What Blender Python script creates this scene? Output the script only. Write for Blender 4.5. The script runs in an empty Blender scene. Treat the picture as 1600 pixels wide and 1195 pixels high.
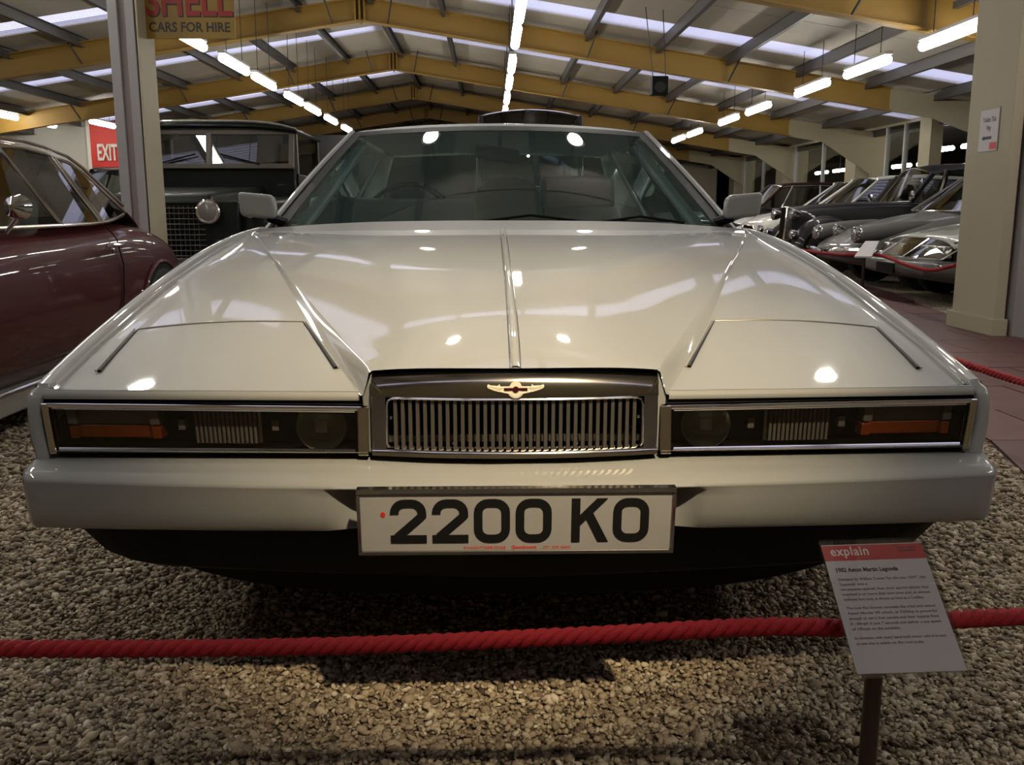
import bpy, math, random
import numpy as np
from mathutils import Vector, Matrix

random.seed(4)
rng = np.random.default_rng(7)
sc = bpy.context.scene
COL = sc.collection
PI = math.pi

# ------------------------------------------------------------------ camera
cam_d = bpy.data.cameras.new('camera')
cam = bpy.data.objects.new('camera', cam_d)
COL.objects.link(cam)
cam.location = (0, 0, 0.95)
cam.rotation_euler = (math.radians(90 - 10.4717), 0, math.radians(-1.3209))
cam_d.sensor_fit = 'HORIZONTAL'
cam_d.sensor_width = 36.0
cam_d.lens = 36.0 * 1450.0 / 1600.0
cam_d.clip_start = 0.05
cam_d.clip_end = 200
sc.camera = cam

# ------------------------------------------------------------------ world, exposure
w = bpy.data.worlds.new('night')
sc.world = w
w.use_nodes = True
w.node_tree.nodes['Background'].inputs[0].default_value = (0.80, 0.78, 0.98, 1)
w.node_tree.nodes['Background'].inputs[1].default_value = 1.5
vs = sc.view_settings
vs.view_transform = 'Standard'
vs.look = 'None'
vs.gamma = 1.0
vs.use_curve_mapping = False
vs.exposure = 0.2
sc.cycles.max_bounces = 6
sc.cycles.diffuse_bounces = 3
sc.cycles.glossy_bounces = 4
sc.cycles.transmission_bounces = 4
sc.cycles.transparent_max_bounces = 10
sc.cycles.caustics_reflective = False
sc.cycles.caustics_refractive = False
sc.cycles.adaptive_threshold = 0.03
TUBE_POWER = 30.0       # emission strength of every fluorescent tube
# ceiling spots: (x, y, z), aim, watts, cone degrees, colour
SPOTS = [
    ((-0.60, 5.79, 3.45), (0.0, 1.9, 0.7), 75, 36, (1.0, 0.86, 0.66)),
    ((0.80, 5.79, 3.45), (0.1, 1.9, 0.7), 75, 36, (1.0, 0.86, 0.66)),
    ((0.75, -0.75, 3.55), (0.06, 1.94, 0.7), 800, 25, (1.0, 0.78, 0.46)),
    ((-2.55, 5.3, 3.35), (-1.2, 3.0, 0.4), 30, 60, (1.0, 0.90, 0.75)),
    ((2.45, 5.3, 3.35), (1.2, 3.0, 0.4), 25, 60, (1.0, 0.90, 0.75)),
]

# ------------------------------------------------------------------ materials
def mat(name, col, rough=0.5, metal=0.0, coat=0.0, spec=0.5, emit=None, estr=0.0, noise=None, bump=None, coat_rough=0.03):
    m = bpy.data.materials.new(name)
    m.use_nodes = True
    nt = m.node_tree
    b = nt.nodes['Principled BSDF']
    b.inputs['Base Color'].default_value = (*col, 1)
    b.inputs['Roughness'].default_value = rough
    b.inputs['Metallic'].default_value = metal
    b.inputs['Coat Weight'].default_value = coat
    b.inputs['Coat Roughness'].default_value = coat_rough
    b.inputs['Specular IOR Level'].default_value = spec
    if emit:
        b.inputs['Emission Color'].default_value = (*emit, 1)
        b.inputs['Emission Strength'].default_value = estr
    if noise or bump:
        tc = nt.nodes.new('ShaderNodeTexCoord')
        if noise:   # (scale, second colour, detail)
            n = nt.nodes.new('ShaderNodeTexNoise')
            n.inputs['Scale'].default_value = noise[0]
            n.inputs['Detail'].default_value = noise[2]
            nt.links.new(tc.outputs['Object'], n.inputs['Vector'])
            mx = nt.nodes.new('ShaderNodeMix')
            mx.data_type = 'RGBA'
            mx.inputs[6].default_value = (*col, 1)
            mx.inputs[7].default_value = (*noise[1], 1)
            nt.links.new(n.outputs['Fac'], mx.inputs[0])
            nt.links.new(mx.outputs[2], b.inputs['Base Color'])
        if bump:    # (scale, strength, distance)
            n2 = nt.nodes.new('ShaderNodeTexNoise')
            n2.inputs['Scale'].default_value = bump[0]
            n2.inputs['Detail'].default_value = 4
            nt.links.new(tc.outputs['Object'], n2.inputs['Vector'])
            bp = nt.nodes.new('ShaderNodeBump')
            bp.inputs['Strength'].default_value = bump[1]
            bp.inputs['Distance'].default_value = bump[2]
            nt.links.new(n2.outputs['Fac'], bp.inputs['Height'])
            nt.links.new(bp.outputs['Normal'], b.inputs['Normal'])
    return m

def glass(name, tint, refl=0.06, rough=0.01, haze=0.0):
    m = bpy.data.materials.new(name)
    m.use_nodes = True
    nt = m.node_tree
    nt.nodes.clear()
    out = nt.nodes.new('ShaderNodeOutputMaterial')
    tr = nt.nodes.new('ShaderNodeBsdfTransparent')
    tr.inputs[0].default_value = (*tint, 1)
    gl = nt.nodes.new('ShaderNodeBsdfGlossy')
    gl.inputs['Roughness'].default_value = rough
    gl.inputs['Color'].default_value = (1, 1, 1, 1)
    lw = nt.nodes.new('ShaderNodeLayerWeight')       # Schlick reflectance of thin glass, alike from both sides
    lw.inputs['Blend'].default_value = 0.5
    pw = nt.nodes.new('ShaderNodeMath')
    pw.operation = 'POWER'
    pw.inputs[1].default_value = 4.5
    nt.links.new(lw.outputs['Facing'], pw.inputs[0])
    mp = nt.nodes.new('ShaderNodeMath')
    mp.operation = 'MULTIPLY_ADD'
    mp.inputs[1].default_value = 0.9
    mp.inputs[2].default_value = 0.055 + refl
    nt.links.new(pw.outputs[0], mp.inputs[0])
    mx = nt.nodes.new('ShaderNodeMixShader')
    nt.links.new(mp.outputs[0], mx.inputs[0])
    nt.links.new(tr.outputs[0], mx.inputs[1])
    nt.links.new(gl.outputs[0], mx.inputs[2])
    if haze:
        df = nt.nodes.new('ShaderNodeBsdfDiffuse')
        df.inputs[0].default_value = (0.36, 0.60, 0.60, 1)  # teal film painted in for the haze of light on dusty glass
        m2 = nt.nodes.new('ShaderNodeMixShader')
        m2.inputs[0].default_value = haze
        nt.links.new(mx.outputs[0], m2.inputs[1])
        nt.links.new(df.outputs[0], m2.inputs[2])
        nt.links.new(m2.outputs[0], out.inputs['Surface'])
    else:
        nt.links.new(mx.outputs[0], out.inputs['Surface'])
    return m

M = {}
M['white_paint'] = mat('white_car_paint', (0.29, 0.294, 0.283), 0.55, coat=0.9, spec=0.25)
M['chrome'] = mat('chrome', (0.72, 0.70, 0.67), 0.10, 1.0)
M['dark_chrome'] = mat('smoked_chrome', (0.42, 0.40, 0.38), 0.16, 1.0)
M['grille_metal'] = mat('dull_grille_metal', (0.20, 0.185, 0.17), 0.38, 0.8)
M['black'] = mat('black_plastic', (0.006, 0.006, 0.006), 0.6, spec=0.15)
M['rubber'] = mat('black_rubber', (0.012, 0.012, 0.013), 0.7, bump=(60, 0.15, 0.002))
M['dark_leather'] = mat('dark_green_leather', (0.018, 0.028, 0.026), 0.45, noise=(9, (0.028, 0.04, 0.036), 3))
M['pale_leather'] = mat('pale_grey_leather', (0.20, 0.23, 0.23), 0.5)
M['green_leather'] = mat('olive_leather', (0.05, 0.075, 0.05), 0.45)
M['screen_glass'] = glass('green_tinted_glass', (0.62, 0.74, 0.70), 0.0, haze=0.03)
M['lamp_glass'] = glass('smoked_lamp_glass', (0.56, 0.54, 0.51), 0.0)
M['clear_glass'] = glass('clear_glass', (0.85, 0.88, 0.86), 0.02)
M['dark_glass'] = glass('dark_car_glass', (0.40, 0.42, 0.40), 0.05)
M['amber'] = mat('amber_lens', (0.36, 0.07, 0.010), 0.25, coat=0.5)
M['pale_lens'] = mat('frosted_lens', (0.22, 0.21, 0.20), 0.22, coat=0.5)
M['reflector'] = mat('lamp_reflector', (0.55, 0.54, 0.50), 0.22, 1.0)
M['lamp_black'] = mat('lamp_recess_black', (0.012, 0.011, 0.010), 0.5)
M['plate_white'] = mat('reflective_plate_white', (0.36, 0.355, 0.35), 0.45, noise=(14, (0.32, 0.315, 0.31), 3))
M['plate_black'] = mat('plate_character_black', (0.004, 0.004, 0.004), 0.5)
M['red_ink'] = mat('red_print', (0.60, 0.03, 0.02), 0.5)
M['badge_silver'] = mat('badge_cream_metal', (0.90, 0.84, 0.70), 0.4, 0.0)
M['badge_red'] = mat('badge_dark_red_enamel', (0.05, 0.006, 0.008), 0.25, coat=0.5)
M['rope'] = mat('red_rope_fibre', (0.36, 0.005, 0.012), 0.8, noise=(160, (0.24, 0.003, 0.008), 2), bump=(500, 0.5, 0.002))
M['acrylic'] = glass('clear_acrylic', (0.94, 0.94, 0.94), 0.03)
M['paper'] = mat('sign_paper', (0.62, 0.58, 0.58), 0.6, noise=(20, (0.58, 0.545, 0.545), 2))
M['sign_red'] = mat('sign_header_red', (0.50, 0.055, 0.06), 0.55)
M['ink_grey'] = mat('grey_print', (0.20, 0.18, 0.18), 0.7)
M['ink_dark'] = mat('dark_print', (0.07, 0.05, 0.06), 0.7)
M['white_print'] = mat('white_print', (0.75, 0.70, 0.68), 0.6)
M['post_metal'] = mat('brown_post_metal', (0.075, 0.05, 0.042), 0.35, 0.7)
M['burgundy'] = mat('burgundy_car_paint', (0.052, 0.002, 0.004), 0.5, spec=0.2, coat=0.55)
M['lr_green'] = mat('dark_green_vehicle_paint', (0.007, 0.010, 0.008), 0.5, coat=0.12, spec=0.2)
M['lr_grey'] = mat('dull_frame_paint', (0.16, 0.145, 0.12), 0.5)
M['car_black'] = mat('black_car_paint', (0.006, 0.006, 0.007), 0.5, spec=0.2, coat=0.35)
M['car_grey'] = mat('grey_car_paint', (0.12, 0.118, 0.11), 0.5, spec=0.2, coat=0.55)
M['car_silver'] = mat('silver_car_paint', (0.36, 0.36, 0.32), 0.5, spec=0.2, metal=0.2, coat=1.0)
M['car_white'] = mat('ivory_car_paint', (0.70, 0.69, 0.62), 0.5, spec=0.2, coat=1.0)
M['maroon_roof'] = mat('maroon_black_car_paint', (0.03, 0.006, 0.008), 0.5, spec=0.2, coat=0.55)
M['yellow_steel'] = mat('yellow_painted_steel', (0.36, 0.215, 0.042), 0.6, noise=(1.2, (0.30, 0.175, 0.034), 4))
M['beige_steel'] = mat('beige_painted_steel', (0.45, 0.39, 0.26), 0.6, noise=(1.5, (0.40, 0.35, 0.23), 4))
M['beige_panel'] = mat('beige_painted_panel', (0.44, 0.385, 0.27), 0.6, noise=(2.0, (0.40, 0.35, 0.245), 4))
M['grey_panel'] = mat('grey_white_panel', (0.30, 0.28, 0.27), 0.65, noise=(2.5, (0.27, 0.25, 0.24), 5))
M['lilac_steel'] = mat('grey_lilac_column_paint', (0.33, 0.32, 0.32), 0.55, noise=(2.5, (0.30, 0.285, 0.285), 4))
M['pink_web'] = mat('pinkish_web_paint', (0.26, 0.22, 0.20), 0.6)
M['purlin'] = mat('galvanised_purlin', (0.085, 0.08, 0.078), 0.5, 0.4)
M['roof_panel'] = mat('cream_roof_lining', (0.44, 0.40, 0.34), 0.6, noise=(0.9, (0.36, 0.325, 0.28), 3))
def translucent(name, col):
    m = bpy.data.materials.new(name)
    m.use_nodes = True
    nt = m.node_tree
    b = nt.nodes['Principled BSDF']
    b.inputs['Base Color'].default_value = (*col, 1)
    b.inputs['Roughness'].default_value = 0.35
    t = nt.nodes.new('ShaderNodeBsdfTranslucent')
    t.inputs[0].default_value = (*col, 1)
    mx = nt.nodes.new('ShaderNodeMixShader')
    mx.inputs[0].default_value = 0.6
    nt.links.new(b.outputs[0], mx.inputs[1])
    nt.links.new(t.outputs[0], mx.inputs[2])
    nt.links.new(mx.outputs[0], nt.nodes['Material Output'].inputs['Surface'])
    return m
M['rooflight'] = translucent('ribbed_translucent_sheet', (0.78, 0.80, 0.90))
M['tube'] = mat('fluorescent_tube', (0.9, 0.9, 0.85), 0.5, emit=(1.0, 0.965, 0.87), estr=TUBE_POWER)
M['fitting'] = mat('white_light_fitting', (0.55, 0.53, 0.5), 0.5)
M['wire'] = mat('dark_wire', (0.03, 0.03, 0.03), 0.6)
M['lamp_disc'] = mat('spot_lamp_face', (1, 1, 1), 0.5, emit=(1.0, 0.96, 0.88), estr=420.0)
M['white_wall'] = mat('white_wall_paint', (0.55, 0.54, 0.50), 0.7, noise=(1.0, (0.50, 0.49, 0.455), 4))
M['dark_wall'] = mat('dark_partition', (0.012, 0.012, 0.013), 0.7)
M['far_wall'] = mat('far_wall_paint', (0.30, 0.22, 0.10), 0.7, noise=(0.6, (0.24, 0.18, 0.085), 4))
M['exit_red'] = mat('exit_sign_red', (0.62, 0.035, 0.03), 0.5)
M['exit_white'] = mat('exit_lettering_white', (0.72, 0.68, 0.62), 0.5)
M['shell_yellow'] = mat('old_enamel_yellow', (0.33, 0.205, 0.025), 0.5, noise=(7, (0.26, 0.155, 0.02), 5))
M['shell_red'] = mat('old_enamel_red', (0.34, 0.022, 0.015), 0.5)
M['shell_black'] = mat('old_enamel_black', (0.025, 0.02, 0.012), 0.5)
M['brass'] = mat('dull_brass_clip', (0.25, 0.2, 0.14), 0.4, 0.9)

# red slab path
def slab_material():
    m = mat('red_paving', (0.155, 0.060, 0.052), 0.55)
    nt = m.node_tree
    b = nt.nodes['Principled BSDF']
    oi = nt.nodes.new('ShaderNodeObjectInfo')
    tc = nt.nodes.new('ShaderNodeTexCoord')
    n = nt.nodes.new('ShaderNodeTexNoise')
    n.inputs['Scale'].default_value = 9
    n.inputs['Detail'].default_value = 6
    nt.links.new(tc.outputs['Object'], n.inputs['Vector'])
    ad = nt.nodes.new('ShaderNodeMath')
    ad.operation = 'MULTIPLY_ADD'
    ad.inputs[1].default_value = 0.6
    nt.links.new(oi.outputs['Random'], ad.inputs[0])
    nt.links.new(n.outputs['Fac'], ad.inputs[2])
    rp = nt.nodes.new('ShaderNodeValToRGB')
    rp.color_ramp.elements[0].position = 0.25
    rp.color_ramp.elements[0].color = (0.062, 0.022, 0.020, 1)
    rp.color_ramp.elements[1].position = 1.1
    rp.color_ramp.elements[1].color = (0.115, 0.046, 0.040, 1)
    nt.links.new(ad.outputs[0], rp.inputs[0])
    nt.links.new(rp.outputs[0], b.inputs['Base Color'])
    return m
M['slab'] = slab_material()

def gravel_material(name, from_attr):
    m = bpy.data.materials.new(name)
    m.use_nodes = True
    nt = m.node_tree
    b = nt.nodes['Principled BSDF']
    b.inputs['Roughness'].default_value = 0.75
    b.inputs['Specular IOR Level'].default_value = 0.35
    rp = nt.nodes.new('ShaderNodeValToRGB')
    cr = rp.color_ramp
    cols = [(0.0, (0.07, 0.05, 0.033)), (0.25, (0.20, 0.15, 0.10)), (0.5, (0.34, 0.27, 0.18)), (0.75, (0.45, 0.37, 0.26)), (1.0, (0.62, 0.55, 0.43))]
    cr.elements[0].position, cr.elements[0].color = cols[0][0], (*cols[0][1], 1)
    cr.elements[1].position, cr.elements[1].color = cols[-1][0], (*cols[-1][1], 1)
    if not from_attr:  # bed colours darkened to stand in for self-shadowing between stones
        cr.elements[0].color = (0.04, 0.03, 0.02, 1)
        cr.elements[1].color = (0.40, 0.345, 0.26, 1)
    for p, c in cols[1:-1]:
        c = c if from_attr else tuple(q * 0.68 for q in c)
        e = cr.elements.new(p)
        e.color = (*c, 1)
    tc = nt.nodes.new('ShaderNodeTexCoord')
    if from_attr:
        at = nt.nodes.new('ShaderNodeAttribute')
        at.attribute_name = 'shade'
        nt.links.new(at.outputs['Fac'], rp.inputs[0])
        n = nt.nodes.new('ShaderNodeTexNoise')
        n.inputs['Scale'].default_value = 300
        nt.links.new(tc.outputs['Object'], n.inputs['Vector'])
        bp = nt.nodes.new('ShaderNodeBump')
        bp.inputs['Strength'].default_value = 0.25
        bp.inputs['Distance'].default_value = 0.002
        nt.links.new(n.outputs['Fac'], bp.inputs['Height'])
    else:
        v = nt.nodes.new('ShaderNodeTexVoronoi')
        v.inputs['Scale'].default_value = 75
        nt.links.new(tc.outputs['Object'], v.inputs['Vector'])
        sp = nt.nodes.new('ShaderNodeSeparateColor')
        nt.links.new(v.outputs['Color'], sp.inputs[0])
        nt.links.new(sp.outputs[0], rp.inputs[0])
        bp = nt.nodes.new('ShaderNodeBump')
        bp.inputs['Strength'].default_value = 1.0
        bp.inputs['Distance'].default_value = 0.008
        bp.invert = True
        nt.links.new(v.outputs['Distance'], bp.inputs['Height'])
    nt.links.new(rp.outputs[0], b.inputs['Base Color'])
    nt.links.new(bp.outputs['Normal'], b.inputs['Normal'])
    return m
M['gravel_bed'] = gravel_material('gravel_bed', False)
M['gravel_stone'] = gravel_material('gravel_stone', True)

# ------------------------------------------------------------------ helpers
def lerp(a, b, t):
    return a + (b - a) * t

def interp(x, pts):
    if x <= pts[0][0]:
        return pts[0][1]
    for (x0, y0), (x1, y1) in zip(pts, pts[1:]):
        if x <= x1:
            return lerp(y0, y1, (x - x0) / (x1 - x0))
    return pts[-1][1]

class MB:
    def __init__(s):
        s.v, s.f = [], []
    def add(s, vs, fs):
        o = len(s.v)
        s.v += [tuple(map(float, q)) for q in vs]
        s.f += [tuple(i + o for i in f) for f in fs]
        return s
    def box(s, a, b):
        x0, y0, z0 = a
        x1, y1, z1 = b
        return s.add([(x0, y0, z0), (x1, y0, z0), (x1, y1, z0), (x0, y1, z0), (x0, y0, z1), (x1, y0, z1), (x1, y1, z1), (x0, y1, z1)],
                     [(0, 3, 2, 1), (4, 5, 6, 7), (0, 1, 5, 4), (1, 2, 6, 5), (2, 3, 7, 6), (3, 0, 4, 7)])
    def hexa(s, p):      # eight corners: bottom ring then top ring
        return s.add(p, [(0, 3, 2, 1), (4, 5, 6, 7), (0, 1, 5, 4), (1, 2, 6, 5), (2, 3, 7, 6), (3, 0, 4, 7)])
    def beam(s, p0, p1, wd, ht, up=(0, 0, 1)):
        p0, p1, up = Vector(p0), Vector(p1), Vector(up)
        d = (p1 - p0).normalized()
        r = d.cross(up).normalized()
        u = r.cross(d)
        c = []
        for p in (p0, p1):
            for a, b in ((-1, -1), (1, -1), (1, 1), (-1, 1)):
                c.append(p + r * (a * wd / 2) + u * (b * ht / 2))
        return s.add(c, [(0, 3, 2, 1), (4, 5, 6, 7), (0, 1, 5, 4), (1, 2, 6, 5), (2, 3, 7, 6), (3, 0, 4, 7)])
    def tube(s, path, r, n=8, caps=True, closed=False):
        P = [Vector(p) for p in path]
        m = len(P)
        R = r if isinstance(r, (list, tuple)) else [r] * m
        rings = []
        prev = None
        for i, p in enumerate(P):
            if closed:
                t = (P[(i + 1) % m] - P[i - 1]).normalized()
            else:
                t = (P[min(i + 1, m - 1)] - P[max(i - 1, 0)]).normalized()
            if prev is None:
                a = Vector((0, 0, 1)) if abs(t.z) < 0.9 else Vector((1, 0, 0))
                x = t.cross(a).normalized()
            else:
                x = (prev - t * prev.dot(t)).normalized()
            prev = x
            y = t.cross(x)
            rings.append([p + x * (R[i] * math.cos(2 * PI * k / n)) + y * (R[i] * math.sin(2 * PI * k / n)) for k in range(n)])
        return s.loft(rings, True, caps and not closed, closed)
    def loft(s, rings, around=True, caps=True, loop=False):
        n = len(rings[0])
        vs = [q for r in rings for q in r]
        fs = []
        m = len(rings)
        for i in range(m if loop else m - 1):
            j = (i + 1) % m
            for k in range(n if around else n - 1):
                l = (k + 1) % n
                fs.append((i * n + k, i * n + l, j * n + l, j * n + k))
        if caps and around:
            fs.append(tuple(range(n - 1, -1, -1)))
            fs.append(tuple((m - 1) * n + k for k in range(n)))
        return s.add(vs, fs)
    def lathe(s, prof, origin=(0, 0, 0), axis=(0, 0, 1), n=20):
        o, ax = Vector(origin), Vector(axis).normalized()
        a = Vector((0, 0, 1)) if abs(ax.z) < 0.9 else Vector((1, 0, 0))
        x = ax.cross(a).normalized()
        y = ax.cross(x)
        rings = [[o + ax * h + x * (r * math.cos(2 * PI * k / n)) + y * (r * math.sin(2 * PI * k / n)) for k in range(n)] for r, h in prof]
        return s.loft(rings, True, True)
    def prism(s, outline, fn, d0, d1):
        n = len(outline)
        vs = [fn(a, b, d0) for a, b in outline] + [fn(a, b, d1) for a, b in outline]
        fs = [tuple(range(n - 1, -1, -1)), tuple(range(n, 2 * n))]
        fs += [(i, (i + 1) % n, n + (i + 1) % n, n + i) for i in range(n)]
        return s.add(vs, fs)
    def grid(s, fn, nu, nv, flip=False):
        vs = [fn(i / nu, j / nv) for i in range(nu + 1) for j in range(nv + 1)]
        fs = []
        for i in range(nu):
            for j in range(nv):
                q = (i * (nv + 1) + j, (i + 1) * (nv + 1) + j, (i + 1) * (nv + 1) + j + 1, i * (nv + 1) + j + 1)
                fs.append(q[::-1] if flip else q)
        return s.add(vs, fs)
    def build(s, name, material, parent=None, smooth=35, bevel=0, seg=2, sub=0, solid=0, origin=None, offset=-1.0):
        me = bpy.data.meshes.new(name)
        vs = s.v
        if origin is not None:
            ox, oy, oz = origin
            vs = [(a - ox, b - oy, c - oz) for a, b, c in vs]
        me.from_pydata(vs, [], s.f)
        import bmesh
        bm = bmesh.new()
        bm.from_mesh(me)
        bmesh.ops.recalc_face_normals(bm, faces=bm.faces)
        bm.to_mesh(me)
        bm.free()
        return link_mesh(name, me, material, parent, smooth, bevel, seg, sub, solid, offset)

def link_mesh(name, me, material, parent=None, smooth=35, bevel=0, seg=2, sub=0, solid=0, offset=-1.0):
    if material is not None:
        me.materials.append(M[material] if isinstance(material, str) else material)
    if smooth:
        me.polygons.foreach_set('use_smooth', [True] * len(me.polygons))
        me.set_sharp_from_angle(angle=math.radians(smooth))
    o = bpy.data.objects.new(name, me)
    COL.objects.link(o)
    if parent is not None:
        o.parent = parent
    if solid:
        md = o.modifiers.new('solid', 'SOLIDIFY')
        md.thickness = solid
        md.offset = offset
    if bevel:
        md = o.modifiers.new('bevel', 'BEVEL')
        md.width = bevel
        md.segments = seg
        md.limit_method = 'ANGLE'
        md.angle_limit = math.radians(35)
    if sub:
        md = o.modifiers.new('sub', 'SUBSURF')
        md.levels = sub
        md.render_levels = sub
    return o

def tag(o, label, cat, group=None):
    o['label'] = label
    o['category'] = cat
    if group:
        o['group'] = group
    return o

def struct(o):
    o['kind'] = 'structure'
    return o

def thing(name, label, cat, loc=(0, 0, 0), rotz=0, group=None):
    o = bpy.data.objects.new(name, None)
    COL.objects.link(o)
    o.location = loc
    o.rotation_euler = (0, 0, rotz)
    o.empty_display_size = 0.1
    return tag(o, label, cat, group)

def dup(root, loc, rotz, label, group=None):
    r = root.copy()
    COL.objects.link(r)
    r.location = loc
    r.rotation_euler = (0, 0, rotz)
    tag(r, label, root['category'], group)
    for ch in list(root.children):
        c = ch.copy()
        COL.objects.link(c)
        c.parent = r
        for g in list(ch.children):
            d = g.copy()
            COL.objects.link(d)
            d.parent = c
    return r

def text_mesh(body, size, depth=0.0, align='LEFT', bold=0.0, spacing=1.0):
    cu = bpy.data.curves.new('lettering', 'FONT')
    cu.body = body
    cu.size = size
    cu.align_x = align
    cu.extrude = depth
    cu.offset = bold
    cu.space_character = spacing
    cu.resolution_u = 3
    o = bpy.data.objects.new('lettering', cu)
    COL.objects.link(o)
    dg = bpy.context.evaluated_depsgraph_get()
    me = bpy.data.meshes.new_from_object(o.evaluated_get(dg))
    bpy.data.objects.remove(o)
    bpy.data.curves.remove(cu)
    return me

def place_text(name, body, size, material, parent, frame, u, v, depth=0.0008, align='LEFT', bold=0.0, width=None, spacing=1.0, lift=0.001):
    """frame = (origin, right, up, normal) in the parent's space; text starts at (u, v)."""
    me = text_mesh(body, size, depth, align, bold, spacing)
    O, R, U, N = [Vector(q) for q in frame]
    xs = [q.co.x for q in me.vertices]
    k = 1.0
    if width and xs:
        k = width / (max(xs) - min(xs))
    for q in me.vertices:
        c = q.co.copy()
        q.co = O + R * (u + c.x * k) + U * (v + c.y) + N * (c.z + lift)
    return link_mesh(name, me, material, parent, smooth=0)

def stroke(path, wd, closed=False):
    """flat strip outline (list of quads) along a 2-D path with mitred joints"""
    P = [Vector((a, b)) for a, b in path]
    n = len(P)
    L, Rr = [], []
    for i in range(n):
        if closed:
            d0 = (P[i] - P[i - 1]).normalized()
            d1 = (P[(i + 1) % n] - P[i]).normalized()
        else:
            d0 = (P[i] - P[i - 1]).normalized() if i else (P[1] - P[0]).normalized()
            d1 = (P[i + 1] - P[i]).normalized() if i < n - 1 else d0
        n0 = Vector((-d0.y, d0.x))
        n1 = Vector((-d1.y, d1.x))
        m = (n0 + n1).normalized()
        k = wd / 2 / max(0.35, m.dot(n0))
        L.append(P[i] + m * k)
        Rr.append(P[i] - m * k)
    return L, Rr

def stroke_into(mb, path, wd, fn, d0, d1, closed=False):
    L, Rr = stroke(path, wd, closed)
    n = len(L)
    for i in range(n if closed else n - 1):
        j = (i + 1) % n
        q = [L[i], Rr[i], Rr[j], L[j]]
        mb.prism([(a.x, a.y) for a in q], fn, d0, d1)

# ================================================================== SETTING
RX, RZ, SL = -1.97, 3.80, 0.158          # ridge line: x, underside of rafters at the ridge, roof slope
def rafter_z(x):
    return RZ - SL * abs(x - RX)
ROOF_UP = 0.42                            # roof lining above the rafter underside

# floor: gravel bed
struct(MB().grid(lambda a, b: (lerp(-16, 20, a), lerp(-3, 46, b), 0.0), 4, 4).build('floor', 'gravel_bed', smooth=0))

# red paved path beside the white car: kerb line slanting along y, slabs one by one
def path_left(y):
    return interp(y, [(0.6, 1.45), (3.2, 1.93), (3.75, 2.09), (7, 2.45), (18, 3.0)])
def path_right(y):
    return interp(y, [(0.6, 3.75), (7, 3.98), (8.1, 4.15), (11, 4.75), (18, 4.9)])
path = struct(MB().grid(lambda a, b: (lerp(path_left(lerp(0.7, 17.5, b)) + 0.02, path_right(lerp(0.7, 17.5, b)) - 0.02, a), lerp(0.7, 17.5, b), 0.004), 2, 40).build('trim_1', 'black', smooth=0))
y = 0.7
row = 0
while y < 17.5:
    h = 0.60
    xl, xr = path_left(y + h / 2), path_right(y + h / 2)
    x = xl - (0.3 if row % 2 else 0.0)
    while x < xr:
        a, b = max(x, xl), min(x + 0.6, xr)
        if b - a > 0.05:
            g = 0.004
            dz = random.uniform(0, 0.003)
            xa0, xa1 = (path_left(y), path_left(y + h)) if a == xl else (a + g, a + g)
            xb0, xb1 = (path_right(y), path_right(y + h)) if b == xr else (b - g, b - g)
            q = [(xa0, y + g, 0.002), (xb0, y + g, 0.002), (xb1, y + h - g, 0.002), (xa1, y + h - g, 0.002)]
            o = MB().hexa(q + [(p[0], p[1], 0.012 + dz) for p in q]).build('paving_slab', 'slab', path, smooth=0)
        x += 0.6
    y += h
    row += 1

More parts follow.
